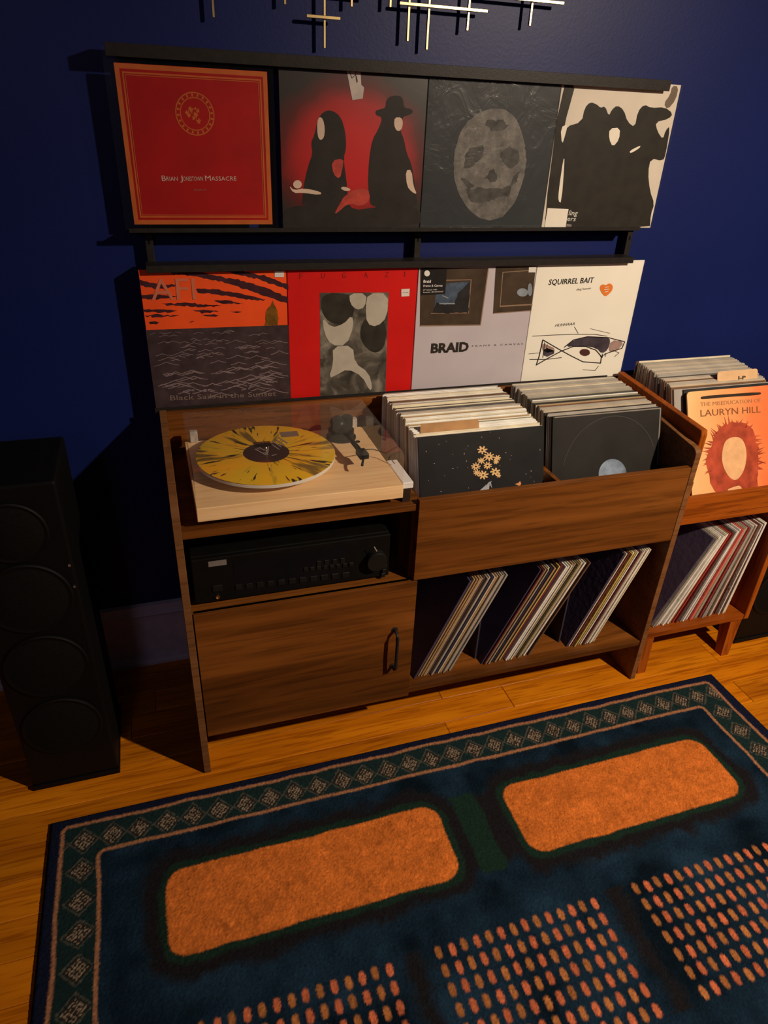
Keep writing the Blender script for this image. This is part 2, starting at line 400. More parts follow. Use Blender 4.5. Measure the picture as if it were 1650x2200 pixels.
# upper row 1: red sleeve, orange border, round emblem
r = sleeve('record_sleeve', -.354, -.0690, 1.199, 1.4795, plain('red_card', (.36, .004, .003), .5, var=.15, scale=12), 'red record sleeve with orange ruled border and round seal emblem', group='records on the wall rack')
GILT = plain('orange_gilt_ink', (.50, .115, .022), .45, var=.15)
def frame_uv(x0, z0, x1, z1, t): return [rect(x0, z0, x1, z0 + t), rect(x0, z1 - t, x1, z1), rect(x0, z0 + t, x0 + t, z1 - t), rect(x1 - t, z0 + t, x1, z1 - t)]
decal_uv('printed_border', r, PL, frame_uv(-.3535, 1.1995, -.0695, 1.479, .0085) + frame_uv(-.341, 1.2125, -.082, 1.466, .0028) + frame_uv(-.3365, 1.217, -.0865, 1.4615, .0012), GILT, 1)
c = PL.uv((419, 245)); R1, R2 = .0375, .0270
ring = []
for k in range(40):
    a, b = 2 * math.pi * k / 40, 2 * math.pi * (k + 1) / 40
    for ra, rb in ((R1, R1 - .0022), (R2 + .0018, R2)):
        ring.append([(c[0] + ra * math.cos(a), c[1] + ra * math.sin(a)), (c[0] + ra * math.cos(b), c[1] + ra * math.sin(b)), (c[0] + rb * math.cos(b), c[1] + rb * math.sin(b)), (c[0] + rb * math.cos(a), c[1] + rb * math.sin(a))])
    if k % 2 == 0:
        m0 = a + .03; m1 = b - .02; rm = (R1 + R2) / 2
        ring.append([(c[0] + (rm + s) * math.cos(t), c[1] + (rm + s) * math.sin(t)) for s, t in ((-.0025, m0), (.0025, m0), (.0025, m1), (-.0025, m1))])
for k in range(16):
    a = random.random() * 6.28; q = random.random() * .017; ring.append([(c[0] + q * math.cos(a) + .006 * random.random() * math.cos(t), c[1] + q * math.sin(a) + .007 * random.random() * math.sin(t)) for t in [i * 1.05 for i in range(6)]])
decal_uv('printed_seal', r, PL, ring, GILT, 1)
PINK = plain('pale_pink_ink', (.62, .40, .34), .5)
for s, a, b, h in (('B', 348, 357, .0098), ('RIAN', 358, 382, .0078), ('J', 387, 393, .0098), ('ONESTOWN', 394, 436, .0078), ('M', 441, 453, .0098), ('ASSACRE', 454, 508, .0078)):
    text('printed_lettering', r, PL, s, (a, 388.5 - .004 * (a - 348)), (b, 388.5 - .004 * (b - 348)), h, PINK, 2)
text('printed_lettering', r, PL, 'volume one', (416, 410), (444, 409), .004, plain('dim_pink_ink', (.45, .12, .10), .5), 2)
plastic(r, -.372, -.0575, 1.190, 1.5045, FILM)
# upper row 2: dark figures on a red glow
def glow_mat():
    m, nt, b = node_mat('dark_cover_with_red_glow'); L = nt.links.new
    v = mapping(nt); nz = N(nt, 'ShaderNodeTexNoise'); nz.inputs['Scale'].default_value = 14; nz.inputs['Detail'].default_value = 5; L(v, nz.inputs['Vector'])
    # distance (in metres, object space, origin at base centre of the sleeve) from the centre of the red heart shape
    sp = N(nt, 'ShaderNodeSeparateXYZ'); L(v, sp.inputs[0])
    def mth(op, a, b_=0.0):
        q = N(nt, 'ShaderNodeMath', operation=op)
        for i, x in enumerate((a, b_)):
            if hasattr(x, 'links'): L(x, q.inputs[i])
            else: q.inputs[i].default_value = x
        return q.outputs[0]
    ax = mth('ABSOLUTE', mth('ADD', sp.outputs[0], .004)); dz = mth('SUBTRACT', sp.outputs[2], .150)
    e = mth('SUBTRACT', dz, mth('MULTIPLY', ax, -.05))
    d = mth('SQRT', mth('ADD', mth('POWER', mth('MULTIPLY', ax, .80), 2.0), mth('POWER', mth('MULTIPLY', e, .98), 2.0)))
    d = mth('ADD', d, mth('MULTIPLY', mth('SUBTRACT', nz.outputs['Fac'], .5), .035))
    rp = ramp(nt, [(.05, (.50, .006, .006)), (.098, (.36, .007, .006)), (.125, (.10, .007, .005)), (.155, (.022, .016, .013)), (1, (.018, .015, .012))])
    L(d, rp.inputs[0]); L(rp.outputs[0], b.inputs['Base Color']); b.inputs['Roughness'].default_value = .35
    return m
r = sleeve('record_sleeve', -.0470, .2705, 1.1895, 1.503, glow_mat(), 'dark record sleeve with two black figures before a red glow', group='records on the wall rack')
decal('printed_shapes', r, PL, [
    [(607, 490), (608, 452), (640, 440), (700, 446), (744, 430), (760, 452), (800, 446), (850, 440), (904, 446), (904, 490)],
    [(648, 450), (652, 400), (662, 356), (672, 330), (668, 306), (676, 290), (682, 258), (694, 240), (712, 236), (732, 250), (742, 282), (744, 318), (738, 340), (742, 372), (746, 400), (748, 450)],
    [(798, 452), (790, 400), (793, 340), (800, 300), (814, 276), (822, 252), (808, 248), (806, 238), (818, 234), (828, 232), (830, 214), (840, 206), (858, 205), (866, 212), (868, 232), (884, 234), (888, 242), (876, 248), (864, 252), (860, 280), (868, 300), (874, 330), (884, 352), (892, 400), (898, 452)]], INKB, 1, smoothn=1)
decal('printed_accents', r, PL, [[(681, 262), (686, 250), (694, 256), (698, 276), (696, 296), (688, 302), (682, 292)], ell(639, 396, 9.5, 9, 14), [(620, 398), (632, 409), (652, 404), (690, 412), (689, 419), (650, 414), (630, 415)],
    [(848, 252), (862, 252), (866, 264), (862, 280), (852, 282), (846, 268)], [(871, 366), (884, 364), (888, 400), (896, 418), (884, 412), (874, 400)], [(730, 404), (740, 400), (756, 408), (742, 411)]], plain('pale_skin_tone_print', (.62, .47, .36), .5), 2, smoothn=1)
decal('printed_ribbon', r, PL, [[(712, 345), (738, 340), (736, 360), (730, 385), (716, 375)], [(745, 412), (790, 402), (796, 430), (775, 444), (748, 436), (724, 458), (718, 458)]], plain('soft_red_print', (.42, .05, .035), .5, var=.4, scale=40), 2, smoothn=1)
decal('paper_tag', r, PL, [[(744, 148), (774, 148), (776, 182), (782, 188), (779, 212), (757, 215), (750, 180)]], plain('pale_tag_paper', (.50, .44, .40), .5, var=.2), 2)
decal('printed_strokes', r, PL, stroke([(750, 152), (756, 168), (764, 160), (768, 176)], 1.2) + stroke([(763, 150), (766, 178)], 1.0), INK, 3)
plastic(r, -.0470, .2705, 1.1895, 1.503, FILM)
# upper row 3: slate sleeve with pale mottled oval
def oval_mat():
    m, nt, b = node_mat('mottled_pale_chalk'); L = nt.links.new
    v = mapping(nt); n1 = N(nt, 'ShaderNodeTexNoise'); n1.inputs['Scale'].default_value = 26; n1.inputs['Detail'].default_value = 8; n1.inputs['Roughness'].default_value = .75; L(v, n1.inputs['Vector'])
    rp = ramp(nt, [(.34, (.040, .037, .033)), (.50, (.110, .100, .088)), (.66, (.21, .19, .165))]); L(n1.outputs['Fac'], rp.inputs[0]); L(rp.outputs[0], b.inputs['Base Color']); b.inputs['Roughness'].default_value = .6
    return m
r = sleeve('record_sleeve', .2720, .5880, 1.1895, 1.503, plain('slate_card', (.026, .030, .033), .45, var=.35, scale=7), 'slate grey record sleeve with pale mottled oval under crinkled plastic', group='records on the wall rack')
decal('printed_oval', r, PL, [[(1062, 232), (1090, 236), (1112, 258), (1128, 300), (1132, 350), (1120, 400), (1104, 440), (1076, 470), (1045, 475), (1008, 455), (984, 415), (974, 370), (976, 320), (996, 270), (1022, 244)]], oval_mat(), 1, smoothn=2, rough=.9)
decal('printed_patches', r, PL, [[(994, 350), (1006, 322), (1030, 312), (1044, 322), (1030, 348), (1000, 366)], [(1072, 330), (1088, 314), (1110, 318), (1116, 340), (1104, 362), (1084, 356)], [(998, 412), (1030, 402), (1072, 408), (1100, 396), (1094, 424), (1060, 430), (1020, 438)], [(1040, 376), (1056, 362), (1072, 384), (1058, 392)], [(986, 378), (1000, 384), (1022, 402), (1004, 404)], [(1110, 372), (1122, 366), (1104, 398), (1092, 400)], [(1040, 262), (1078, 254), (1096, 276), (1060, 284)]], plain('grey_smudge', (.066, .061, .055), .6, var=.55, scale=60), 2, smoothn=1, rough=2.2)
text('printed_lettering', r, PL, 'I HAVE A GHOST', (1036, 208), (1100, 212), .0045, plain('grey_ink', (.12, .12, .12), .5), 2)
plastic(r, .2720, .5880, 1.1895, 1.503, FILMC)
# upper row 4: cream sleeve, black hooded shapes, price sticker
r = sleeve('record_sleeve', .5895, .9060, 1.1895, 1.503, plain('cream_card_worn', (.66, .59, .49), .5, var=.10, scale=8), 'cream record sleeve with mass of black hooded shapes and blank sticker', group='records on the wall rack')
decal('printed_shapes', r, PL, [[(1169, 492), (1200, 350), (1205, 300), (1216, 272), (1250, 262), (1256, 232), (1268, 219), (1282, 224), (1290, 232), (1300, 228), (1308, 250), (1314, 236), (1326, 226), (1340, 236), (1348, 262), (1364, 274), (1370, 240), (1384, 224), (1398, 232), (1428, 230), (1446, 244), (1436, 256), (1408, 262), (1412, 282), (1424, 300), (1430, 280), (1440, 270), (1430, 332), (1424, 346), (1398, 340), (1392, 370), (1396, 410), (1406, 438), (1398, 460), (1396, 494), (1166, 494), (1186, 400)],
    [(1207, 176), (1237, 179), (1224, 226), (1214, 262), (1204, 330), (1198, 400), (1180, 494), (1166, 494)]], plain('black_offset_print', (.022, .018, .013), .5, var=.3, scale=30), 1, smoothn=1)
decal('printed_grey', r, PL, [[(1444, 184), (1458, 186), (1452, 214), (1434, 236), (1426, 222), (1440, 204)]], plain('warm_grey_print', (.16, .12, .085), .5), 1, smoothn=1)
decal('printed_highlights', r, PL, [[(1210, 340), (1213, 342), (1206, 436), (1199, 432), (1200, 410)], [(1204, 274), (1220, 266), (1214, 290), (1207, 312)], [(1309, 276), (1332, 274), (1330, 300), (1316, 316), (1308, 298)], [(1352, 324), (1376, 312), (1374, 318), (1354, 330)]], CREAM, 2, smoothn=1)
decal('price_sticker', r, PL, [[(1176, 447), (1221, 449), (1214, 492), (1169, 491)]], plain('white_sticker', (.80, .74, .64), .5, var=.03), 3)
text('printed_lettering', r, PL, 'ling', (1221, 462), (1240, 463), .011, WHITEI, 2, shear=.15)
text('printed_lettering', r, PL, 'ers', (1218, 474), (1236, 475), .010, WHITEI, 2, shear=.15)
decal('price_code', r, PL, [[(1217, 481), (1228, 482), (1227, 487), (1216, 486)]], plain('grey_ink_2', (.2, .18, .16), .5), 2)
plastic(r, .5895, .9085, 1.1888, 1.503, FILM)

# lower row 1: orange sunset over dark sea
SEA = plain('dark_violet_print', (.048, .030, .034), .5, var=.35, scale=40)
r = sleeve('record_sleeve', -.3585, -.0425, .7935, 1.1100, plain('sunset_orange_print', (.86, .090, .016), .5, var=.12, scale=9), 'record sleeve printed with orange sunset sky over dark violet waves', group='records on the wall rack')
decal('printed_sea', r, PL, [[(313, 709), (620, 698), (624.5, 857.5), (336, 882)]], SEA, 1)
WAVE = plain('grey_violet_ink', (.21, .155, .165), .5, var=.3)
wv = []
for k in range(120):
    q = random.random(); y = 712 + 150 * q; xl = 316 + (y - 712) * .12
    x = random.uniform(xl + 3, 585); Lw = random.uniform(18, 60) * (.6 + .7 * q); h = Lw * .14
    s = -.07 + (.02 * q)
    if x + Lw > 619: Lw = 619 - x
    n = 8
    wv += stroke([(x + Lw * i / n, y + s * (x + Lw * i / n - 335) * .9 - h * (1 - abs(2 * i / n - 1)) ** 1.6) for i in range(n + 1)], .8 + 1.0 * q)
wv = [p for p in wv if all(yy < 876 - .07 * (xx - 335) and yy > 713 - .035 * (xx - 313) for xx, yy in p)]
decal('printed_waves', r, PL, wv, WAVE, 2)
CLOUD = plain('cloud_print', (.050, .014, .020), .5, var=.4, scale=30)
decal('printed_clouds', r, PL, [
    [(348, 580), (372, 588), (420, 594), (470, 604), (530, 622), (580, 640), (618, 652), (618, 640), (580, 622), (530, 606), (480, 596), (430, 584), (400, 578)],
    [(470, 580), (500, 588), (540, 596), (590, 612), (619, 622), (619, 612), (580, 596), (540, 586), (520, 581)],
    [(420, 620), (470, 622), (520, 632), (572, 644), (540, 644), (480, 634), (426, 630)],
    [(300, 600), (322, 606), (350, 612), (392, 610), (350, 622), (320, 618), (302, 614)],
    [(303, 634), (330, 632), (380, 638), (340, 644), (305, 642)], [(348, 652), (400, 650), (478, 657), (420, 659), (360, 656)],
    [(460, 645), (490, 645), (522, 652), (480, 652)], [(308, 666), (345, 664), (380, 668), (340, 672), (310, 671)], [(416, 668), (450, 666), (470, 669), (440, 673)],
    [(310, 678), (345, 676), (385, 679), (340, 682)], [(434, 677), (460, 676), (470, 679), (440, 680)], [(318, 692), (335, 690), (350, 693), (330, 697)], [(400, 690), (418, 689), (410, 694)], [(494, 670), (520, 669), (510, 673)]], CLOUD, 1, smoothn=0, rough=1.0)
decal('printed_ship', r, PL, [[(568, 700), (572, 690), (570, 684), (574, 664), (582, 656), (586, 646), (590, 656), (596, 668), (598, 684), (596, 698)]], plain('ochre_print', (.17, .075, .010), .5, var=.5, scale=60), 2, rough=.9)
text('printed_lettering', r, PL, 'AFI', (326, 645), (421, 643), .046, plain('rust_ink', (.58, .155, .085), .5), 3)
text('printed_lettering', r, PL, 'Black Sails in the Sunset', (366, 860), (593, 850), .0125, plain('warm_grey_ink', (.20, .145, .125), .5), 3)
STICK = plain('white_price_paper', (.70, .66, .62), .5, var=.05)
decal('price_sticker', r, PL, [[(590, 582), (610, 582), (610, 595), (590, 595)]], STICK, 3)
# lower row 2: red sleeve with grey picture
r = sleeve('record_sleeve', -.0405, .2745, .7935, 1.1100, plain('bright_red_card', (.60, .010, .008), .45, var=.10, scale=10), 'bright red record sleeve with tall grey picture in the middle', group='records on the wall rack')
def grey_photo():
    m, nt, b = node_mat('grey_photo_print'); L = nt.links.new
    v = mapping(nt); n1 = N(nt, 'ShaderNodeTexNoise'); n1.inputs['Scale'].default_value = 22; n1.inputs['Detail'].default_value = 7; n1.inputs['Distortion'].default_value = 1.0; L(v, n1.inputs['Vector'])
    rp = ramp(nt, [(.32, (.020, .017, .012)), (.5, (.075, .065, .050)), (.62, (.17, .15, .12)), (.8, (.30, .27, .22))]); L(n1.outputs['Fac'], rp.inputs[0]); L(rp.outputs[0], b.inputs['Base Color']); b.inputs['Roughness'].default_value = .5
    return m
decal('printed_picture', r, PL, [[(687, 629), (835, 628), (828, 845), (688, 853)]], grey_photo(), 1)
decal('printed_dark', r, PL, [[(688, 630), (750, 630), (764, 648), (756, 690), (724, 700), (692, 680)], [(790, 670), (832, 690), (826, 752), (796, 760), (768, 720)]], plain('charcoal_print', (.030, .026, .020), .5, var=.4, scale=30), 2, smoothn=2)
PALE = plain('pale_grey_print', (.44, .40, .33), .5, var=.12, scale=30)
decal('printed_pale', r, PL, [[(750, 630), (788, 630), (784, 660), (766, 666), (752, 652)], [(790, 630), (834, 630), (832, 680), (810, 702), (788, 696), (785, 660)], [(714, 744), (758, 742), (762, 780), (792, 800), (800, 832), (794, 840), (778, 808), (746, 792), (722, 806), (706, 812), (716, 780)], [(692, 680), (712, 704), (738, 696), (756, 676), (760, 700), (744, 742), (712, 742), (696, 716)]], PALE, 3, smoothn=1)
DRED = plain('dark_red_ink', (.26, .012, .010), .45)
for ch, px in (('F', 647), ('U', 694), ('G', 739), ('A', 786), ('Z', 831), ('I', 872)):
    text('printed_lettering', r, PL, ch, (px - 4, 599 - .02 * (px - 647)), (px + 4 - 6 * (ch == 'I'), 599 - .02 * (px - 647)), .0125, DRED, 2)
decal('price_sticker', r, PL, [[(862, 621), (880, 620), (879, 636), (862, 637)]], STICK, 3)
decal('printed_strokes', r, PL, stroke([(865, 629), (877, 628)], 1.0), plain('brown_ink', (.2, .1, .07), .5), 4)
# lower row 3: grey-lilac sleeve with two picture frames
r = sleeve('record_sleeve', .2765, .5930, .7935, 1.1100, plain('lilac_grey_card', (.50, .45, .49), .5, var=.06, scale=10), 'lilac grey record sleeve showing two dark picture frames', group='records on the wall rack')
FRB = plain('dark_frame_print', (.055, .036, .022), .5, var=.35, scale=25)
decal('printed_frames', r, PL, [[(903, 576), (1049, 576), (1032, 699), (902, 701)], [(1065, 573), (1151, 572), (1141, 668), (1059, 674)]], FRB, 1)
decal('printed_frame_fillets', r, PL, stroke([(902, 700), (1032, 698), (1049, 578)], 2.2) + stroke([(926, 673), (1006, 672), (1012, 601), (958, 602)], 1.8) + stroke([(1074, 658), (1143, 654)], 3.0) + stroke([(1074, 658), (1080, 585), (1151, 580)], 1.6) + stroke([(1060, 673), (1141, 667)], 1.6), plain('bronze_print', (.26, .17, .11), .5), 2)
decal('printed_sky', r, PL, [[(938, 612), (1008, 604), (1003, 668), (932, 670)]], plain('steel_blue_print', (.060, .085, .125), .5, var=.6, scale=50), 2)
decal('printed_hills', r, PL, [[(932, 672), (936, 650), (955, 654), (976, 652), (984, 630), (1000, 612), (1010, 606), (1006, 671)]], plain('night_print', (.020, .018, .018), .5, var=.4), 3, rough=.8)
decal('printed_glints', r, PL, stroke([(944, 652), (976, 652)], 3) + stroke([(950, 635), (962, 640)], 2) + [ell(1122, 628, 12, 9, 14), ell(1138, 622, 5, 14, 14)], plain('pale_blue_print', (.22, .25, .29), .5, var=.3), 4)
decal('black_sticker', r, PL, [[(907, 576), (960, 577), (956, 631), (904, 634)]], INK, 4)
decal('sticker_disc', r, PL, [ell(917, 587, 6, 6.5, 20)], WHITEI, 5)
text('sticker_lettering', r, PL, 'Braid', (909, 607), (925, 607), .0065, WHITEI, 5, bold=.02)
text('sticker_lettering', r, PL, 'Frame & Canvas', (909, 616), (950, 615), .0050, WHITEI, 5, bold=.01)
text('sticker_lettering', r, PL, 'LP reissue with', (909, 624), (938, 623), .0032, WHITEI, 5)
text('sticker_lettering', r, PL, 'bonus download', (909, 629), (951, 627), .0032, WHITEI, 5)
text('printed_lettering', r, PL, 'BRAID', (925, 758), (1006, 754), .0235, plain('brown_black_ink', (.030, .022, .016), .5), 2, bold=.045)
text('printed_lettering', r, PL, 'F R A M E   &   C A N V A S', (1014, 745), (1123, 740), .0042, plain('grey_brown_ink', (.12, .10, .09), .5), 2)
decal('price_sticker', r, PL, [[(1136, 573), (1151, 573), (1150, 585), (1135, 585)]], STICK, 4)
# lower row 4: cream sleeve with ink doodle and heart sticker
r = sleeve('record_sleeve', .5945, .9115, .7935, 1.1100, plain('ivory_card', (.84, .80, .70), .5, var=.04, scale=8), 'ivory record sleeve with ink doodle and orange heart sticker', group='records on the wall rack')
text('printed_lettering', r, PL, 'SQUIRREL BAIT', (1178, 612), (1275, 607), .0135, INK, 2, shear=.1, bold=.012)
text('printed_lettering', r, PL, 'skag heaven', (1238, 624), (1269, 621), .0055, plain('pencil_ink', (.10, .085, .07), .5), 2, shear=.2)
text('printed_lettering', r, PL, 'HUHHAAA', (1192, 702), (1234, 698), .0075, INK, 2, shear=.3)
decal('heart_sticker', r, PL, [[(1300, 638), (1290, 626), (1288, 616), (1294, 610), (1302, 613), (1308, 608), (1316, 612), (1316, 622), (1310, 630)]], plain('orange_sticker', (.78, .21, .03), .45), 2, smoothn=1)
decal('heart_lettering', r, PL, stroke([(1299, 617), (1307, 616)], 1.4) + stroke([(1298, 622), (1308, 621)], 1.4) + stroke([(1299, 627), (1306, 626)], 1.4), WHITEI, 3)
decal('printed_shading', r, PL, [[(1212, 746), (1232, 730), (1262, 723), (1304, 724), (1312, 730), (1306, 752), (1292, 760), (1282, 748), (1250, 742)], [(1168, 770), (1168, 745), (1198, 756)]], plain('inky_violet_print', (.055, .042, .055), .5, var=.5, scale=50), 1, smoothn=1)
decal('printed_blush', r, PL, [[(1312, 730), (1342, 734), (1326, 754), (1306, 758)], [(1160, 734), (1200, 752), (1168, 760)], [(1246, 750), (1266, 750), (1268, 762), (1248, 762)]], plain('mauve_print', (.34, .22, .19), .5, var=.3), 1, smoothn=1)
dl = []
for pts, wd in (([(1166, 730), (1190, 744), (1204, 752), (1226, 764), (1252, 777), (1290, 780), (1292, 766), (1280, 752), (1258, 744), (1232, 744), (1206, 754), (1176, 770), (1152, 784), (1158, 766), (1166, 730)], 2.0), ([(1212, 746), (1232, 730), (1262, 723), (1306, 725), (1342, 734), (1336, 748), (1306, 758), (1290, 766)], 1.8),
                ([(1144, 722), (1180, 720), (1230, 718), (1276, 718), (1304, 722)], 1.2), ([(1138, 772), (1172, 772), (1206, 768)], 1.4), ([(1234, 702), (1242, 716)], .9), ([(1136, 760), (1160, 758)], 1.0), ([(1268, 706), (1310, 716)], .8), ([(1252, 794), (1278, 796), (1286, 786)], 1.0), ([(1316, 752), (1330, 758), (1320, 766)], 1.0), ([(1170, 736), (1166, 768)], 1.4), ([(1176, 740), (1170, 762)], 1.0), ([(1300, 758), (1300, 766)], 1.2), ([(1294, 760), (1294, 768)], 1.2)):
    dl += stroke(pts, wd)
decal('printed_doodle', r, PL, dl, INK, 2)
decal('printed_spot', r, PL, [ell(1256, 757, 11, 7.5, 16, .1)], plain('brown_blot', (.07, .022, .016), .5), 3)
plastic(r, .5945, .9115, .7935, 1.1100, FILM)

# ------------------------------------------------------------------ dark walnut record cabinet
XL, XR = -.353, .888          # outer faces of the side panels
FY, BY = -.458, -.070         # front edge and back
cab = empty('record_cabinet', (.2675, -.26, 0), 'long dark walnut record cabinet with sloped ends, door and record bin', 'cabinet')
prof = [(BY, 0), (FY, 0)]
for k in range(9):            # rounded front top corner, then the top slopes up to the back
    a = math.pi * (1.0 - .5 * k / 8 * 1.0); prof.append((FY + .022 + .022 * math.cos(a), .728 + .020 * math.sin(a)))
prof += [(BY, .796)]
prism_x('side_panel', prof, XL, XL + .016, EDGE, cab, .0008)
prism_x('side_panel', prof, XR - .016, XR, EDGE, cab, .0008)
IX0, IX1 = XL + .016, XR - .016
box('back_panel', IX0, IX1, BY - .012, BY - .001, .13, .7945, WALNUT, cab, .0008)
XM = .161                     # upright between the two halves
box('shelf', IX0, XM + .009, FY + .006, BY - .012, .671, .687, WALNUT, cab, .0008)          # under the turntable
box('shelf', IX0, XM - .009, FY + .006, BY - .012, .470, .4855, WALNUT, cab, .0008)          # under the receiver
box('bottom_shelf', IX0, IX1, FY + .004, BY - .012, .129, .145, WALNUT, cab, .0008)
box('upright', XM - .009, XM + .009, FY + .017, BY - .012, .145, .671, WALNUTZ, cab, .0008)
dr = box('door', IX0 + .0025, XM + .0085, FY - .001, FY + .015, .1235, .4855, WALNUT, cab, .0010)
hx = .1205
tube('handle', [(hx, FY - .001, .352), (hx, FY - .016, .352), (hx, FY - .024, .343), (hx, FY - .025, .295), (hx, FY - .024, .247), (hx, FY - .016, .238), (hx, FY - .001, .238)], .0042, BLACKM, dr, 10)
for zz in (.352, .238): lathe('handle_rose', [(.0075, 0), (.0075, .002), (.005, .0035)], hx, FY - .001, zz, BLACKM, dr, 16, 'y')
box('bin_front', XM - .0015, IX1 - .0025, FY - .001, FY + .015, .4880, .6980, WALNUT, cab, .0010)
box('bin_floor', XM + .009, IX1, FY + .015, BY - .012, .481, .495, WALNUT, cab, .0008)
box('bin_divider', .512, .524, FY + .015, BY - .012, .495, .690, WALNUT, cab, .0008)
for xd, zt in ((.3825, .325), (.641, .325)):
    box('divider', xd - .0025, xd + .0025, FY + .060, BY - .015, .145, zt, plain('dark_divider_board', (.045, .036, .052), .5), cab, .0006)

# ------------------------------------------------------------------ turntable
TX0, TX1, TY0, TY1 = -.3045, .1235, -.451, -.127
TZ = .7365
tt = empty('turntable', (-.09, -.29, .687), 'pale maple turntable with clear lid and yellow splatter record', 'turntable')
box('plinth', TX0, TX1, TY0, TY1, .7065, TZ, MAPLE, tt, .0012)
for fx in (TX0 + .045, TX1 - .045):
    for fy in (TY0 + .045, TY1 - .045):
        lathe('foot', [(.018, 0), (.020, .004), (.020, .016), (.016, .0195)], fx, fy, .687, BLACKP, tt, 24)
PCX, PCY = -.139, -.283
lathe('platter', [(.070, 0), (.070, .013), (.146, .0135), (.1505, .0150), (.1505, .0205), (.149, .0215)], PCX, PCY, .740, plain('white_platter', (.70, .66, .58), .35, var=.03), tt, 96)
def splatter():
    m, nt, b = node_mat('yellow_splatter_vinyl'); L = nt.links.new
    tc = N(nt, 'ShaderNodeTexCoord'); off = N(nt, 'ShaderNodeVectorMath', operation='SUBTRACT'); L(tc.outputs['Object'], off.inputs[0])
    off.inputs[1].default_value = (PCX + .09, PCY + .29, 0)
    sp = N(nt, 'ShaderNodeSeparateXYZ'); L(off.outputs[0], sp.inputs[0])
    def mth(op, a, b_=0.0):
        q = N(nt, 'ShaderNodeMath', operation=op)
        for i, x in enumerate((a, b_)):
            if hasattr(x, 'links'): L(x, q.inputs[i])
            else: q.inputs[i].default_value = x
        return q.outputs[0]
    rr = mth('SQRT', mth('ADD', mth('POWER', sp.outputs[0], 2.0), mth('POWER', sp.outputs[1], 2.0)))
    ux, uy = mth('DIVIDE', sp.outputs[0], rr), mth('DIVIDE', sp.outputs[1], rr)
    def streak(k, kr, det, seed):
        cb = N(nt, 'ShaderNodeCombineXYZ'); L(mth('MULTIPLY', ux, k), cb.inputs[0]); L(mth('MULTIPLY', uy, k), cb.inputs[1]); L(mth('ADD', mth('MULTIPLY', rr, kr), seed), cb.inputs[2])
        nz = N(nt, 'ShaderNodeTexNoise'); nz.inputs['Scale'].default_value = 1.0; nz.inputs['Detail'].default_value = det; L(cb.outputs[0], nz.inputs['Vector']); return nz.outputs['Fac']
    base = ramp(nt, [(.40, (.80, .50, .016)), (.6, (.92, .47, .010))]); L(streak(1.6, 4, 3, 3.1), base.inputs[0])
    ol = ramp(nt, [(.55, (0, 0, 0)), (.64, (1, 1, 1))]); L(streak(3.6, 6, 4, 1.7), ol.inputs[0])
    c1 = mixc(nt, ol.outputs[0], base.outputs[0], (.20, .125, .016))
    bl = ramp(nt, [(.58, (0, 0, 0)), (.615, (1, 1, 1))]); L(streak(9.0, 14, 5, 8.4), bl.inputs[0])
    c2 = mixc(nt, bl.outputs[0], c1, (.022, .014, .006))
    gv = mth('SINE', mth('MULTIPLY', rr, 5200.0)); bp = N(nt, 'ShaderNodeBump'); bp.inputs['Strength'].default_value = .12; bp.inputs['Distance'].default_value = .0003; L(gv, bp.inputs['Height']); L(bp.outputs[0], b.inputs['Normal'])
    L(c2, b.inputs['Base Color']); b.inputs['Roughness'].default_value = .38
    return m
vd = lathe('vinyl_disc', [(.0037, 0), (.148, 0), (.1505, .0008), (.1505, .0016), (.148, .0022), (.052, .0022), (.0037, .0022)], PCX, PCY, .7616, splatter(), tt, 128)
lathe('disc_label', [(.0037, 0), (.050, 0), (.050, .0004), (.0037, .0004)], PCX, PCY, .7638, plain('dark_maroon_label', (.040, .018, .016), .5, var=.3), vd, 64)
lathe('spindle', [(.0036, 0), (.0036, .012), (.002, .0145), (0, .015)], PCX, PCY, .762, CHROME, tt, 16)
PLL = Plane((PCX, PCY, .7642), (1, 0, 0), (0, 1, 0))
lb = []
for (a, b) in (((585, 948), (604, 960)), ((581, 953), (600, 966)), ((592, 944), (612, 957)), ((599, 940), (618, 952)), ((548, 965), (572, 978)), ((552, 963), (576, 977)), ((556, 961), (568, 968)), ((577, 959), (576, 972)), ((584, 979), (594, 977))): lb += stroke([a, b], 1.8)
decal('label_print', vd, PLL, lb, plain('faded_label_ink', (.34, .26, .24), .5), 1)
# tonearm at rest on the right of the plinth
TB = on_axis((737, 938), 'z', TZ); bx, by = TB[0], TB[1]
lathe('tonearm_base', [(.036, 0), (.036, .004), (.031, .006), (.031, .022), (.026, .025)], bx - .006, by - .004, TZ, BLACKP, tt, 40)
lathe('tonearm_pivot', [(.014, 0), (.014, .022), (.011, .025)], bx + .012, by + .010, TZ + .024, BLACKP, tt, 28)
A0 = on_axis((736, 922), 'z', .772); A1 = on_axis((776, 972), 'z', .768); A2 = on_axis((787, 984), 'z', .766)
tube('tonearm_tube', [tuple(A0), tuple((A0 + A1) / 2), tuple(A1)], .0058, BLACKP, tt, 12)
d = (A1 - A0) / np.linalg.norm(A1 - A0)
tube('counterweight', [tuple(A0 - d * .044), tuple(A0 - d * .010)], .0165, BLACKP, tt, 24)
bm = bmesh.new(); hs = np.array([A1[0], A1[1], A1[2]]); side = np.array([d[1], -d[0], 0])
vv = [hs + side * s * .010 + d * t + np.array([0, 0, z]) for t in (-.008, .022) for s in (-1, 1) for z in (-.006, .006)]
mk('headshell', vv, [[0, 1, 3, 2], [4, 6, 7, 5], [0, 4, 5, 1], [2, 3, 7, 6], [0, 2, 6, 4], [1, 5, 7, 3]], BLACKP, tt)
FL = on_axis((778, 1000), 'z', .762)
tube('finger_lift', [tuple(hs + d * .018), tuple((hs + d * .018) * .4 + FL * .6 + np.array([0, 0, .002])), tuple(FL)], [.0026, .0024, .0030], BLACKP, tt, 8)
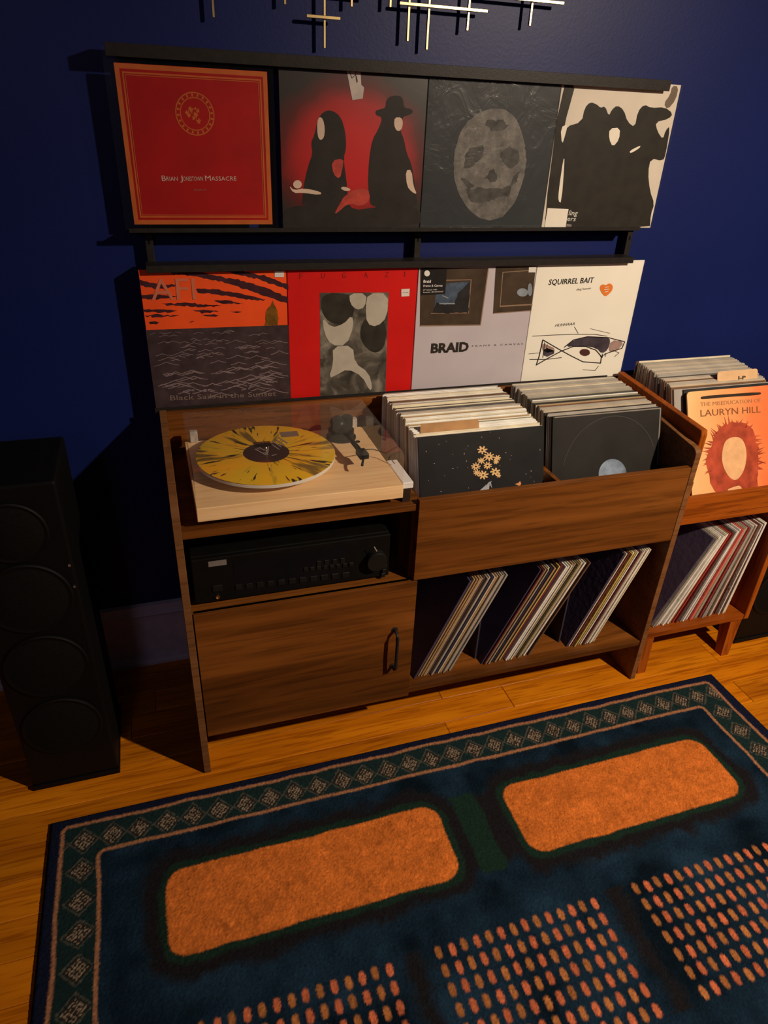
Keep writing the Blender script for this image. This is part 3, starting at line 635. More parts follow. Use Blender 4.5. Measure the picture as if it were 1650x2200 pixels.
SC = on_axis((768.5, 949), 'z', TZ)
lathe('plinth_screw', [(.006, 0), (.0055, .0012)], SC[0], SC[1], TZ, BLACKP, tt, 16)
CL = on_axis((800, 977), 'z', .75)
tube('cue_lever', [tuple(hs + np.array([.010, .004, .004])), (CL[0], CL[1], .764), (CL[0] + .030, CL[1] - .014, .757), (CL[0] + .040, CL[1] - .040, .742)], .0011, BLACKP, tt, 6)
# clear lid: four walls and top with rounded front edge
LID = clear('clear_acrylic_lid', tint=(.985, .98, .98), gloss=.03, rough=.06, haze=.014)
lx0, lx1, ly0, ly1, lz0, lz1, t = TX0 + .002, TX1 - .001, TY0 + .003, TY1 + .002, TZ + .0006, .808, .0028
def lid():
    bm = bmesh.new()
    pr = [(ly1, lz0), (ly1, lz1)]
    for k in range(7):
        a = math.pi / 2 + math.pi / 2 * k / 6; pr.append((ly0 + .014 + .014 * math.cos(a), lz1 - .014 + .014 * math.sin(a)))
    pr += [(ly0, lz0)]
    A = [bm.verts.new((lx0, y, z)) for y, z in pr]; B = [bm.verts.new((lx1, y, z)) for y, z in pr]
    bm.faces.new(A); bm.faces.new(B[::-1])
    for i in range(len(pr) - 1): bm.faces.new((A[i + 1], A[i], B[i], B[i + 1]))
    bmesh.ops.recalc_face_normals(bm, faces=bm.faces[:])
    ob = bmk('dust_cover', bm, LID, tt)
    return ob
lidob = lid()
for px in ((417, 947), (757, 917)):
    h = on_axis(px, 'z', TZ); box('hinge', h[0] - .009, h[0] + .009, TY1 - .010, TY1 + .006, TZ, TZ + .026, plain('smoky_clear_hinge', (.50, .44, .38), .15, var=.3, scale=80, bump=.3), tt, .002)
LP = Plane((0, 0, lz1 + .0004), (1, 0, 0), (0, 1, 0))
decal('lid_patch', lidob, LP, [[(600, 929), (638, 926), (643, 937), (605, 940)]], plain('grey_patch', (.20, .15, .115), .4), 1)  # flat grey patch laid on the lid top

# small white box on a dark base beside the turntable
wb = empty('phono_box', (.138, -.40, .687), 'small white plastic box on dark base beside the turntable', 'box')
box('base', .1275, .1465, -.436, -.330, .687, .7215, plain('dark_brown_plastic', (.030, .018, .012), .5), wb, .001)
box('case', .1255, .1500, -.440, -.326, .7215, .7365, WHITEP, wb, .0018)
box('lid_seam', .1253, .1502, -.4402, -.3258, .7320, .7325, plain('seam_grey', (.45, .43, .42), .5), wb, 0)

# ------------------------------------------------------------------ receiver
rc = empty('stereo_receiver', (-.11, -.30, .4855), 'black stereo receiver under the turntable shelf', 'receiver')
RX0, RX1, RY = -.3265, .1080, -.430
RB = plain('receiver_black', (.0050, .0048, .0040), .5, var=.2, spec=.12)
box('case', RX0, RX1, RY + .012, -.100, .4975, .6060, RB, rc, .002)
fp = box('faceplate', RX0, RX1, RY, RY + .012, .4925, .6050, RB, rc, .0025)
for fx in (RX0 + .05, RX1 - .05):
    for fy in (RY + .04, -.16): lathe('foot', [(.018, 0), (.018, .0075)], fx, fy, .4855, BLACKP, rc, 20)
PR = Plane((0, RY, 0), (1, 0, 0), (0, 0, 1))
def rbox(name, a, b, dep, mat, parent=fp, bev=.0008):
    p, q = PR.px(a), PR.px(b); box(name, min(p[0], q[0]), max(p[0], q[0]), RY - dep, RY + .001, min(p[2], q[2]), max(p[2], q[2]), mat, parent, bev, 1)
BTN = plain('receiver_button', (.011, .010, .0085), .4, spec=.15)
rbox('maker_plate', (447, 1207), (487, 1212.5), .001, plain('silver_print', (.20, .17, .155), .4), bev=0)
rbox('display_window', (500, 1205), (745, 1243), .0006, plain('smoked_display', (.006, .006, .007), .12), bev=0)
for k in range(8): rbox('button', (652 + 14 * k, 1219 - 1.5 * k), (661 + 14 * k, 1226 - 1.5 * k), .003, BTN)
for k in range(11): rbox('button', (505 + 23 * k, 1256 - 2.6 * k), (520 + 23 * k, 1265 - 2.6 * k), .003, BTN)
for k in range(4): rbox('button', (680 + 17 * k, 1205 - 2 * k), (689 + 17 * k, 1215 - 2 * k), .003, BTN)
rbox('power_button', (456, 1258), (478, 1268), .003, BTN)
K = PR.px((806, 1200)); kb = lathe('volume_knob', [(.0245, 0), (.0240, .016), (.0225, .018), (0, .018)], K[0], RY, K[2], BTN, fp, 40, 'y')
for k in range(3): rbox('knob', (822 - 2 * k, 1212 + 9 * k), (830 - 2 * k, 1219 + 9 * k), .006, BTN)
decal('knob_marker', fp, Plane((0, RY - .0184, 0), (1, 0, 0), (0, 0, 1)), [[(803, 1175), (805, 1174), (811, 1184), (809, 1185)]], plain('grey_marker', (.30, .26, .24), .4), 1)
J = PR.px((467.5, 1282)); lathe('headphone_jack', [(.0045, 0), (.0045, .003), (.0030, .003), (.0030, .001)], J[0], RY, J[2], GOLD, fp, 20, 'y')

# ------------------------------------------------------------------ tower speakers
def tower(x0, y0, label):
    W, D, H = .190, .215, .800
    s = empty('tower_speaker', (x0 + W / 2, y0 + D / 2, 0), label, 'speaker', 'black tower speakers')
    box('cabinet', x0, x0 + W, y0, y0 + D, .012, H, SATIN, s, .006, 3)
    box('plinth', x0 - .002, x0 + W + .002, y0 - .004, y0 + D + .002, 0, .014, SATIN, s, .002)
    for zc, rr in ((.700, .066), (.545, .084), (.366, .084), (.187, .084)):
        dv = lathe('driver', [(rr, 0), (rr, .004), (rr - .003, .006), (rr - .006, .005)], x0 + W / 2, y0, zc, SATIN, s, 48, 'y')
        lathe('driver_grille', [(rr - .006, .004), (rr * .7, .009), (rr * .35, .012), (0, .013)], x0 + W / 2, y0, zc, CONE, dv, 40, 'y')
    for zz in (.612, .560): lathe('grille_peg', [(.003, 0), (.003, .002), (0, .0035)], x0 + W - .008, y0, zz, CHROME, s, 12, 'y')
    return s
tower(-.740, -.397, 'black tower speaker with four round drivers left of the walnut cabinet')
tower(1.296, -.404, 'black tower speaker standing past the orange wooden record stand')

# ------------------------------------------------------------------ orange wooden record stand
OX0, OX1, OF, OB = .8925, 1.2760, -.437, -.075
st = empty('record_stand', ((OX0 + OX1) / 2, -.25, 0), 'orange stained wooden record stand on splayed legs beside the walnut cabinet', 'cabinet')
op = [(OB, .130), (OF, .130), (OF, .772), (OF + .004, .784), (OB, .812)]
prism_x('side_panel', op, OX0, OX0 + .018, ACACIAZ, st, .0015)
prism_x('side_panel', op, OX1 - .018, OX1, ACACIAZ, st, .0015)
jx0, jx1 = OX0 + .018, OX1 - .018
box('bottom_shelf', jx0, jx1, OF + .002, OB, .128, .146, ACACIA, st, .0012)
box('back_panel', jx0, jx1, OB - .010, OB, .146, .800, DARKIN, st, .0008)
box('middle_shelf', jx0, jx1, OF + .003, OB - .010, .512, .530, ACACIA, st, .0012)
box('bin_front', jx0, jx1, OF + .003, OF + .018, .531, .592, ACACIA, st, .0012)
prism_x('corner_block', [(OF + .003, .592), (OF + .018, .592), (OF + .018, .640), (OF + .003, .640)], jx0, jx0 + .004, ACACIA, st, 0)
def leg(x, y, sx, sy):
    vs = []
    for z, w_, ox, oy in ((.130, .021, 0, 0), (0.0, .0135, sx, sy)):
        for a, b in ((-1, -1), (1, -1), (1, 1), (-1, 1)): vs.append((x + ox + a * w_, y + oy + b * w_, z))
    mk('leg', vs, [[3, 2, 1, 0], [4, 5, 6, 7], [0, 1, 5, 4], [1, 2, 6, 5], [2, 3, 7, 6], [3, 0, 4, 7]], ACACIAZ, st)
leg(OX0 + .030, OF + .028, -.001, -.020); leg(OX1 - .036, OF + .028, -.014, -.022)
leg(OX0 + .030, OB - .050, -.001, .012); leg(OX1 - .036, OB - .050, -.010, .012)

# ------------------------------------------------------------------ filed records
def sleeve_mesh(name, t, along):
    bm = bmesh.new()
    if along == 'y': bm_box(bm, -.1575, .1575, 0, t, 0, .315, .0009, 1)
    else: bm_box(bm, -t / 2, t / 2, 0, .315, 0, .315, .0009, 1)
    me = bpy.data.meshes.new(name); bm.to_mesh(me); bm.free(); me.materials.append(None); me['t'] = t; return me
SM_Y = [sleeve_mesh('filed_sleeve', t, 'y') for t in (.0036, .0042, .0048)]
SM_X = [sleeve_mesh('shelved_sleeve', t, 'x') for t in (.0034, .0044, .0054)]
def card(name, c, coat=.55): return plain('card_' + name, c, .5, var=.18, scale=14, coat=coat, coat_rough=.14, bump=.55, bscale=60)
CARDS = {'cream': card('cream', (.76, .68, .50), .9), 'white': card('white', (.86, .84, .78), .9), 'grey': card('grey', (.36, .33, .29)), 'beige': card('beige', (.46, .39, .30)),
         'tan': card('tan', (.42, .27, .13)), 'brown': card('brown', (.14, .075, .045)), 'black': card('black', (.025, .022, .020)), 'charcoal': card('charcoal', (.08, .072, .066)),
         'red': card('red', (.42, .05, .04)), 'maroon': card('maroon', (.17, .035, .035)), 'navy': card('navy', (.035, .035, .075)), 'pink': card('pink', (.80, .14, .12)),
         'yellow': card('yellow', (.62, .46, .12)), 'olive': card('olive', (.30, .27, .14)), 'indigo': card('indigo', (.075, .058, .100), .0)}
def put(me, mat, loc, rot, label, group):
    o = bpy.data.objects.new('record', me); COL.objects.link(o); o.location = loc; o.rotation_euler = rot
    o.material_slots[0].link = 'OBJECT'; o.material_slots[0].material = CARDS[mat]
    return tag(o, label, 'record', group)
ONES = ['', 'first', 'second', 'third', 'fourth', 'fifth', 'sixth', 'seventh', 'eighth', 'ninth', 'tenth', 'eleventh', 'twelfth', 'thirteenth', 'fourteenth', 'fifteenth', 'sixteenth', 'seventeenth', 'eighteenth', 'nineteenth']
def nth(n):
    if n < 20: return ONES[n]
    t = {2: 'twent', 3: 'thirt', 4: 'fort'}[n // 10]
    return t + 'ieth' if n % 10 == 0 else t + 'y-' + ONES[n % 10]
def pick(seq, wts): return random.choices(seq, wts)[0]
def pack(n, u0, a0, u1, a1, th, start=None, h=.315, eps=.00012):
    """positions u (front bottom corner) of n leaning sleeves that touch but do not cut each other;
    start = (u, lean, thickness) of a sleeve already standing in front"""
    A = [math.radians(a0 + (a1 - a0) * i / max(1, n - 1)) for i in range(n)]
    def need(ua, aa, ta, ab, tb):                                     # every sleeve rests on its back bottom edge
        lo = ta * math.cos(aa) + tb * math.sin(ab) * math.tan(aa)     # clear at the floor
        hi = h * math.sin(aa) + ta * math.cos(aa) - (h * math.cos(aa) - tb * math.sin(ab)) * math.tan(ab)   # clear at the top
        return ua + max(lo, hi) + eps
    def run(th_):
        us = []
        prev = start
        for i in range(n):
            us.append(u0 if prev is None else need(prev[0], prev[1], prev[2], A[i], th_[i])); prev = (us[-1], A[i], th_[i])
        return us
    us = run(th)
    while us[-1] > u1: th = [t * .985 for t in th]; us = run(th)      # thinner sleeves if the bin is full
    slack = (u1 - us[-1]) / max(1, n - 1)
    return [u + slack * i for i, u in enumerate(us)], A, th
def bin_fill(xc, n, yb0, a0, yb1, a1, zb, cols, wts, where, group, jx=.004, start=None, card_at=None):
    """n sleeves filed front (yb0, lean a0) to back (yb1, lean a1); returns place and lean of the slot kept for a tab card"""
    th = [random.choice((.0036, .0042, .0048)) for _ in range(n)]
    if card_at is not None: th[card_at] = .0012
    us, A, th2 = pack(n, yb0, a0, yb1, a1, th, start)
    slot = None; q = 0
    for i in range(n):
        if i == card_at: slot = (us[i], math.degrees(A[i]), th2[i] * .8); continue
        c = pick(cols, wts); q += 1
        me = min(SM_Y, key=lambda m: abs(m['t'] - th[i]))
        o = put(me, c, (xc + random.uniform(-jx, jx), us[i], zb + th2[i] * math.sin(A[i])), (-A[i], 0, 0), '%s record sleeve filed %s behind %s' % (c, nth(q + (start is not None)), where), group)
        o.scale = (1, th2[i] / me['t'], random.uniform(.989, 1.0))
    return slot
GREYS = ['cream', 'white', 'grey', 'beige', 'tan', 'brown', 'charcoal', 'black', 'olive']
CARD_A = bin_fill(.3430, 47, -.4335, 16.0, -.116, 2.0, .4955, GREYS, [9, 14, 2, 3, 2, 1, .5, .5, .5], 'the black sleeve with pale petals', 'records in the bin next to the turntable', start=(-.4420, math.radians(16.4), .0042), card_at=4)
bin_fill(.7010, 40, -.3900, 15.5, -.116, 2.5, .4955, GREYS, [2, 2, 8, 7, 1, 2, 3, 1, 1], 'the worn black sleeve with half disc', 'records in the bin against the orange stand', start=(-.3980, math.radians(15.8), .0042))
CARD_B = bin_fill(1.0950, 35, -.370, 23.0, -.104, 2.5, .5305, GREYS, [2, 1, 7, 7, 1, 2, 2, 1, 1], 'the orange lettered sleeve', 'records in the orange stand top bin', start=(-.3880, math.radians(24.5), .0042), card_at=4)

def lean_sleeve(x0, x1, yb, zb, ang, h, mat, label, th=.0042, group=None, name='record', cat='record', corner=0.0):
    a = math.radians(ang); zb += th * math.sin(a); uy = (0, math.sin(a), math.cos(a)); pl = Plane((x0, yb, zb), (1, 0, 0), uy)
    r = empty(name, ((x0 + x1) / 2, yb, zb), label, cat, group); w_ = x1 - x0
    if corner:
        out = []
        for cx, cy, s in ((corner, corner, 180), (w_ - corner, corner, 270), (w_ - corner, h - corner, 0), (corner, h - corner, 90)):
            for k in range(6): t_ = math.radians(s + 18 * k); out.append((cx + corner * math.cos(t_), cy + corner * math.sin(t_)))
    else: out = [(0, 0), (w_, 0), (w_, h), (0, h)]
    n = len(out); vs = [pl.at(p[0], p[1]) for p in out] + [pl.at(p[0], p[1], -th) for p in out]
    fs = [list(range(n)), list(range(2 * n - 1, n - 1, -1))] + [[i, i + n, (i + 1) % n + n, (i + 1) % n] for i in range(n)]
    mk('sleeve', vs, fs, mat, r); return r, pl
GLOSSB = plain('glossy_black_sleeve', (.014, .013, .014), .45, var=.35, scale=10, coat=.35, coat_rough=.25, bump=.25, bscale=10)
# front of the bin beside the turntable: black sleeve with pale petals
r, pl = lean_sleeve(.1880, .5030, -.4420, .4955, 16.4, .315, GLOSSB, 'glossy black record sleeve with pale petal cluster and confetti flecks', group='records in the bin next to the turntable')
def zp(x, y): return (880 + x / 5.5, 920 + y / 5.5)
pet = []
for fx, fy, fr in ((858, 258, 62), (938, 335, 66), (1035, 352, 46), (782, 452, 58), (868, 552, 66), (920, 440, 56), (1012, 515, 62), (845, 385, 48), (795, 525, 48), (1050, 560, 30), (1020, 395, 36)):
    n_ = random.choice((7, 8, 9)); ph = random.random() * 6.28
    pet.append([zp(fx + fr * q * math.cos(t), fy + fr * .82 * q * math.sin(t)) for k in range(n_) for q, t in ((.45, ph + 6.283 * k / n_), (.95, ph + 6.283 * (k + .32) / n_), (1.0, ph + 6.283 * (k + .5) / n_), (.90, ph + 6.283 * (k + .70) / n_))])
decal('printed_petals', r, pl, pet, plain('peach_print', (.74, .47, .21), .5, var=.12, scale=60), 1, smoothn=0, rough=.25)
decal('petal_hearts', r, pl, [ell(*zp(fx, fy), 2.2, 1.8, 8) for fx, fy in ((858, 258), (938, 335), (868, 552), (1012, 515), (782, 452), (920, 440))] + [[zp(*q) for q in ((880, 400), (900, 380), (890, 420))], [zp(*q) for q in ((840, 440), (880, 430), (860, 470))], [zp(*q) for q in ((930, 480), (955, 470), (945, 510))]], INK, 2)
decal('printed_stems', r, pl, [[zp(*q) for q in p] for p in ([(805, 755), (880, 690), (910, 660), (890, 720), (860, 748)], [(880, 745), (905, 680), (930, 640), (945, 670), (935, 740), (910, 740)], [(930, 640), (972, 622), (960, 640), (975, 712), (950, 670)])], plain('silver_grey_print', (.36, .36, .40), .5), 1)
fleck = []
for (x, y, w_, h_) in ((195, 275, 8, 20), (430, 152, 9, 8), (345, 190, 6, 12), (645, 300, 9, 24), (690, 210, 9, 10), (665, 245, 8, 7), (852, 105, 6, 18), (1057, 115, 6, 18), (950, 45, 6, 12), (1135, 290, 22, 8), (1200, 322, 10, 6), (1188, 368, 6, 5), (510, 308, 8, 8), (290, 415, 18, 7), (510, 475, 22, 6), (672, 388, 10, 14), (688, 465, 8, 12), (1068, 440, 6, 14), (1435, 505, 18, 9), (1375, 540, 7, 18), (1428, 578, 6, 8), (1540, 255, 8, 18), (218, 618, 6, 16), (695, 705, 8, 10), (370, 745, 20, 6), (412, 562, 10, 5), (565, 462, 6, 6), (1470, 630, 6, 14)):
    fleck.append([zp(x - w_ / 2, y), zp(x, y - h_ / 2), zp(x + w_ / 2, y + h_ * .1), zp(x + w_ * .1, y + h_ / 2)])
decal('printed_confetti', r, pl, fleck, plain('dusty_pink_print', (.50, .38, .33), .5), 1)
decal('printed_leaf', r, pl, [[zp(*q) for q in ((1245, 660), (1285, 645), (1305, 625), (1318, 655), (1300, 685), (1270, 670))]], plain('orange_print', (.66, .27, .10), .5), 1)
# front of the other bin: plain black sleeve with ring wear and round label
r, pl = lean_sleeve(.5500, .8640, -.3980, .4955, 15.8, .315, plain('worn_black_sleeve', (.022, .020, .018), .5, var=.30, scale=9, coat=.12, coat_rough=.3), 'worn black record sleeve with silver blue half disc and ring wear', group='records in the bin against the orange stand')
ring = []
cc = pl.uv((1310, 1010)); 
for k in range(60):
    t0, t1 = math.radians(20 + 150 * k / 60), math.radians(20 + 150 * (k + 1) / 60)
    ring.append([(cc[0] + q * math.cos(t), cc[1] + q * math.sin(t)) for q, t in ((.136, t0), (.136, t1), (.1375, t1), (.1375, t0))])
decal_uv('ring_wear', r, pl, ring, plain('scuff_grey', (.060, .053, .046), .55), 1)
decal('printed_disc', r, pl, [ell(1316, 1019, 30, 33, 40)], plain('silver_blue_print', (.21, .26, .34), .30, var=.5, scale=30), 1)
decal('edge_wear', r, pl, stroke([(1192, 897), (1419, 877)], 2.5) + stroke([(1419, 878), (1412, 1000)], 2.2), plain('pale_edge', (.24, .21, .18), .5), 1)
plw = r
# brown tab cards between the filed records
def tab_card(x0, x1, yb, zb, ang, h, label, mat):
    return lean_sleeve(x0, x1, yb, zb, ang, h, mat, label, .0008, None, 'divider_card', 'divider card', corner=.008)
KRAFT = plain('kraft_card', (.46, .25, .11), .5, var=.15)
tab_card(.2030, .3480, CARD_A[0], .4955, CARD_A[1], .331, 'brown cardboard divider tab among the records next to the turntable', KRAFT)
r, pl = tab_card(1.0980, 1.2350, CARD_B[0], .5305, CARD_B[1], .339, 'tan divider tab lettered I-P in the orange stand', plain('tan_card', (.68, .43, .23), .5, var=.10))
text('tab_lettering', r, pl, 'I-P', (1586, 815.5), (1602, 814.2), .0090, INK, 1, bold=.03)
# orange sleeve at the front of the stand
def orange_cover():
    m, nt, b = node_mat('orange_washed_print'); L = nt.links.new
    v = mapping(nt); sp = N(nt, 'ShaderNodeSeparateXYZ'); L(v, sp.inputs[0]); nz = N(nt, 'ShaderNodeTexNoise'); nz.inputs['Scale'].default_value = 9; nz.inputs['Detail'].default_value = 6; L(v, nz.inputs['Vector'])
    ad = N(nt, 'ShaderNodeMath', operation='MULTIPLY_ADD'); L(sp.outputs[0], ad.inputs[0]); ad.inputs[1].default_value = 2.6; ad.inputs[2].default_value = .30
    a2 = N(nt, 'ShaderNodeMath', operation='MULTIPLY_ADD'); L(nz.outputs['Fac'], a2.inputs[0]); a2.inputs[1].default_value = .5; L(ad.outputs[0], a2.inputs[2])
    rp = ramp(nt, [(.12, (.80, .50, .20)), (.45, (.84, .36, .12)), (.75, (.80, .20, .055)), (1, (.74, .13, .03))]); L(a2.outputs[0], rp.inputs[0]); L(rp.outputs[0], b.inputs['Base Color']); b.inputs['Roughness'].default_value = .45
    return m
bin_f = lean_sleeve(.9680, 1.2530, -.3880, .5305, 24.5, .315, plain('black_card_edge', (.02, .02, .02), .5), 'black record sleeve right behind the orange lettered sleeve', group='records in the orange stand top bin')
r, pl = lean_sleeve(.9660, 1.2530, -.4100, .5305, 25.6, .3170, orange_cover(), 'orange record sleeve with dark red spiky shape and brown lettering', th=.004, group='records in the orange stand top bin', corner=.010)
BRI = plain('brown_stamp_ink', (.23, .085, .03), .5)
text('printed_lettering', r, pl, 'THE MISEDUCATION OF', (1505, 873), (1634, 864), .0105, plain('faded_brown_ink', (.40, .19, .08), .5), 2)
text('printed_lettering', r, pl, 'LAURYN HILL', (1505, 895), (1634, 886), .0175, BRI, 2)
decal('printed_slot', r, pl, [[(1504, 856), (1508, 851), (1560, 847), (1632, 842), (1636, 846), (1628, 849), (1560, 853), (1510, 858)]], plain('slot_black', (.03, .018, .010), .5), 2, smoothn=1)
HAIR = plain('rust_red_print', (.40, .060, .025), .5, var=.45, scale=30)
hair = [(1524, 1018), (1516, 1000), (1520, 975), (1530, 955), (1536, 935), (1548, 918), (1566, 908), (1586, 906), (1606, 912), (1620, 928), (1628, 955), (1630, 985), (1626, 1015), (1628, 1040), (1622, 1056), (1600, 1058), (1560, 1058), (1538, 1058), (1528, 1040)]
decal('printed_mass', r, pl, [hair], HAIR, 1, smoothn=1, rough=1.2)
sp_ = []
for k in range(46):
    t_ = math.radians(200 - 220 * k / 45 + random.uniform(-3, 3)); cx, cy = 1576, 985; rx, ry = 52, 74
    bx_, by_ = cx + rx * math.cos(t_), cy - ry * math.sin(t_); L_ = random.uniform(10, 22); tw = random.uniform(-.7, .7)
    ex, ey = bx_ + L_ * math.cos(t_ + tw), by_ - L_ * math.sin(t_ + tw); nx, ny = -math.sin(t_) * 2.4, -math.cos(t_) * 2.4
    sp_.append([(bx_ + nx, by_ + ny), ((bx_ + ex) / 2 + nx * .6 + 1, (by_ + ey) / 2 + ny * .6), (ex, ey), (bx_ - nx, by_ - ny)])
decal('printed_spikes', r, pl, sp_, HAIR, 1)
decal('printed_pale', r, pl, [[(1552, 965), (1558, 946), (1574, 938), (1592, 940), (1602, 958), (1604, 985), (1598, 1012), (1584, 1032), (1570, 1030), (1556, 1010), (1550, 988)], [(1560, 1052), (1576, 1046), (1590, 1042), (1596, 1056), (1570, 1058)]], plain('peach_oval_print', (.74, .42, .20), .5, var=.15, scale=40), 2, smoothn=2)

# shelved records, spines out, leaning to the right
def shelf_fill(n, xa, xb, ang0, ang1, zb, cols, wts, where, group, yf=-.425, first='indigo'):
    th = [random.choice((.0034, .0044, .0054)) for _ in range(n)]
    us, A, th2 = pack(n, xa - .002, ang0, xb - .002, ang1, th)
    for i in range(n):
        c = first if i == 0 and first else pick(cols, wts)
        me = min(SM_X, key=lambda m: abs(m['t'] - th[i])); t_ = th2[i]
        o = put(me, c, (us[i] + t_ / 2 * math.cos(A[i]), yf + random.uniform(-.004, .005), zb + t_ / 2 * math.sin(A[i])), (0, A[i], 0), '%s record sleeve leaning %s from %s' % (c, nth(i + 1), where), group)
        o.scale = (t_ / me['t'], 1, 1)
SP = ['cream', 'white', 'grey', 'beige', 'tan', 'brown', 'charcoal', 'black', 'maroon', 'navy', 'olive', 'yellow']
shelf_fill(16, .1960, .2960, 23.8, 24.0, .1450, SP, [3, 4, 3, 3, 5, 2, 3, 2, 0, 2, 0, 0], 'the walnut cabinet door', 'shelved records beside the door')
shelf_fill(21, .3900, .5300, 24.6, 25.2, .1450, SP + ['pink'], [4, 5, 4, 4, 2, 3, 1, 1, 1, 2, 1, 1, 1.5], 'the first low divider board', 'shelved records in the middle stack')
shelf_fill(13, .6520, .7380, 22.0, 21.0, .1450, SP, [4, 4, 3, 3, 1, 1, 1, 0, 3, 1, 2, 2], 'the second low divider board', 'shelved records at the far end')
shelf_fill(32, .9360, 1.2050, 25.5, 6.5, .1460, SP + ['red', 'pink'], [4, 6, 4, 4, 2, 3, 1, 1, 2, 0, 0, 1, 2, 1], 'the walnut cabinet side, in the orange stand', 'shelved records in the orange stand', yf=-.412, first='indigo')

# ------------------------------------------------------------------ patterned rug
def rug():
    x0, x1, y1, y0 = -.6955, 1.1215, -.5065, -1.7345
    st_ = .0026
    nx, ny = int((x1 - x0) / st_), int((y1 - y0) / st_)
    X, Y = np.meshgrid(np.linspace(x0, x1, nx + 1), np.linspace(y0, y1, ny + 1)); xs, ys = X.copy(), Y.copy()
    # slightly wandering knots so that edges are woolly
    def smooth_noise(cell, seed):
        g = np.random.default_rng(seed); gx, gy = int((x1 - x0) / cell) + 3, int((y1 - y0) / cell) + 3; a = g.normal(0, 1, (gy, gx))
        u = (X - x0) / cell; v = (Y - y0) / cell; i, j = u.astype(int), v.astype(int); fu, fv = u - i, v - j; fu = fu * fu * (3 - 2 * fu); fv = fv * fv * (3 - 2 * fv)
        return a[j, i] * (1 - fu) * (1 - fv) + a[j, i + 1] * fu * (1 - fv) + a[j + 1, i] * (1 - fu) * fv + a[j + 1, i + 1] * fu * fv
    g = np.random.default_rng(3)
    px = X + g.normal(0, .0006, X.shape) + .0012 * smooth_noise(.05, 1); py = Y + g.normal(0, .0006, X.shape) + .0012 * smooth_noise(.05, 2)
    cx, cy = (x0 + x1) / 2, (y0 + y1) / 2
    C = np.zeros(X.shape + (3,))
    def setc(mask, c): C[mask] = c
    def rr(xa, xb, ya, yb, r):
        """signed distance to a rounded rectangle"""
        qx = np.abs(px - (xa + xb) / 2) - (xb - xa) / 2 + r; qy = np.abs(py - (ya + yb) / 2) - (yb - ya) / 2 + r
        return np.hypot(np.maximum(qx, 0), np.maximum(qy, 0)) + np.minimum(np.maximum(qx, qy), 0) - r
    NAVY, TEAL, GREEN, BROWN, TAN, SALM, BANDC = (.0080, .0105, .028), (.0070, .0185, .034), (.010, .026, .018), (.0115, .0105, .0125), (.40, .145, .045), (.54, .135, .058), (.0100, .024, .025)
    LINE, LEAF, DOT, RUST = (.34, .150, .075), (.070, .066, .052), (.27, .21, .15), (.58, .150, .026)
    setc(np.ones(X.shape, bool), NAVY)
    a0 = rr(-.6655, 1.0815, y0 + .028, -.5345, .014); a1 = rr(-.5860, .9980, y0 + .106, -.6125, .012)
    setc((a0 < 0) & (a1 > 0), BANDC)
    # diamonds in the border band
    cell_x, cell_y = .0585, .0680
    def diamonds(along, n0, pitch, cross, mask):
        u = ((px if along == 'x' else py) - n0) / pitch; k = np.round(u); du = (u - k) * pitch; dv = (py if along == 'x' else px) - cross
        d = np.abs(du) / .027 + np.abs(dv) / .030
        setc(mask & (d < 1.14) & (d > .98), LEAF)
        inside = mask & (d < .86); setc(inside, (.030, .021, .017))
        s, t = (du + dv * .9), (du - dv * .9); q = .0086
        fs_, ft = s / q - np.round(s / q), t / q - np.round(t / q)
        setc(inside & (np.abs(fs_) < .30) & (np.abs(ft) < .30), DOT)
    inb = (a0 < -.004) & (a1 > .008)
    diamonds('x', -.6207, .0583, -.5790, inb & (py > -.609)); diamonds('x', -.6207, .0583, 2 * cy + .5790, inb & (py < 2 * cy + .609))
    side_ = inb & (py < -.612) & (py > 2 * cy + .612)
    diamonds('y', -.5790, .0687, -.6215, side_ & (px < cx)); diamonds('y', -.5790, .0687, 1.0400, side_ & (px > cx))
    field = a1 < 0
    setc(field, TEAL)
    blotch = smooth_noise(.09, 5) + .6 * smooth_noise(.03, 6)
    C[field] *= (1 + .34 * np.clip(blotch[field], -1.7, 2))[:, None]
    for aa in (a0, a1):
        wl_ = np.clip((.0040 - np.abs(aa)) / .0026 + .5, 0, 1)[..., None]; C[:] = C * (1 - wl_) + np.array(LINE) * wl_
    field = a1 < -.0050
    # mirrored upper and lower halves
    ym = np.where(py > cy, py, 2 * cy - py); py = ym
    def skew(xa, xb, ya, yb, r):
        return rr(xa, xb, ya, yb, r)
    def blend(wt, c):
        wt = np.clip(wt, 0, 1)[..., None] * field[..., None]; C[:] = C * (1 - wt) + np.array(c) * wt
    wob = .006 * smooth_noise(.035, 15) + .004 * smooth_noise(.012, 16)
    PAN = ((-.456, .152), (.320, .905)); ds = [rr(xa, xb, -.884, -.703, .040) for xa, xb in PAN]; dm = np.minimum(*ds)
    gap = np.maximum(np.maximum(.150 - px, px - .322), np.maximum(py + .696, -.896 - py))
    blend((.056 + wob - np.minimum(dm, gap + .056)) / .020 * .9, BROWN)
    strip = np.maximum(np.maximum(.195 - px, px - .254), np.maximum(py + .698, -.893 - py))
    blend((.004 - strip + wob * .3) / .006, GREEN)
    blend((.019 - dm + wob * .4) / .006 * .8, GREEN)
    wl_ = (np.clip(.5 - dm / .0030, 0, 1) * field)[..., None]; fl_ = (1 + .10 * smooth_noise(.012, 8) + .06 * smooth_noise(.04, 9))[..., None]; C[:] = C * (1 - wl_) + np.array(RUST) * fl_ * wl_
    # dash blocks
    py = Y + g.normal(0, .0005, X.shape); px = X + g.normal(0, .0005, X.shape)
    zone = field & (py < -1.000) & (py > 2 * cy + 1.000)
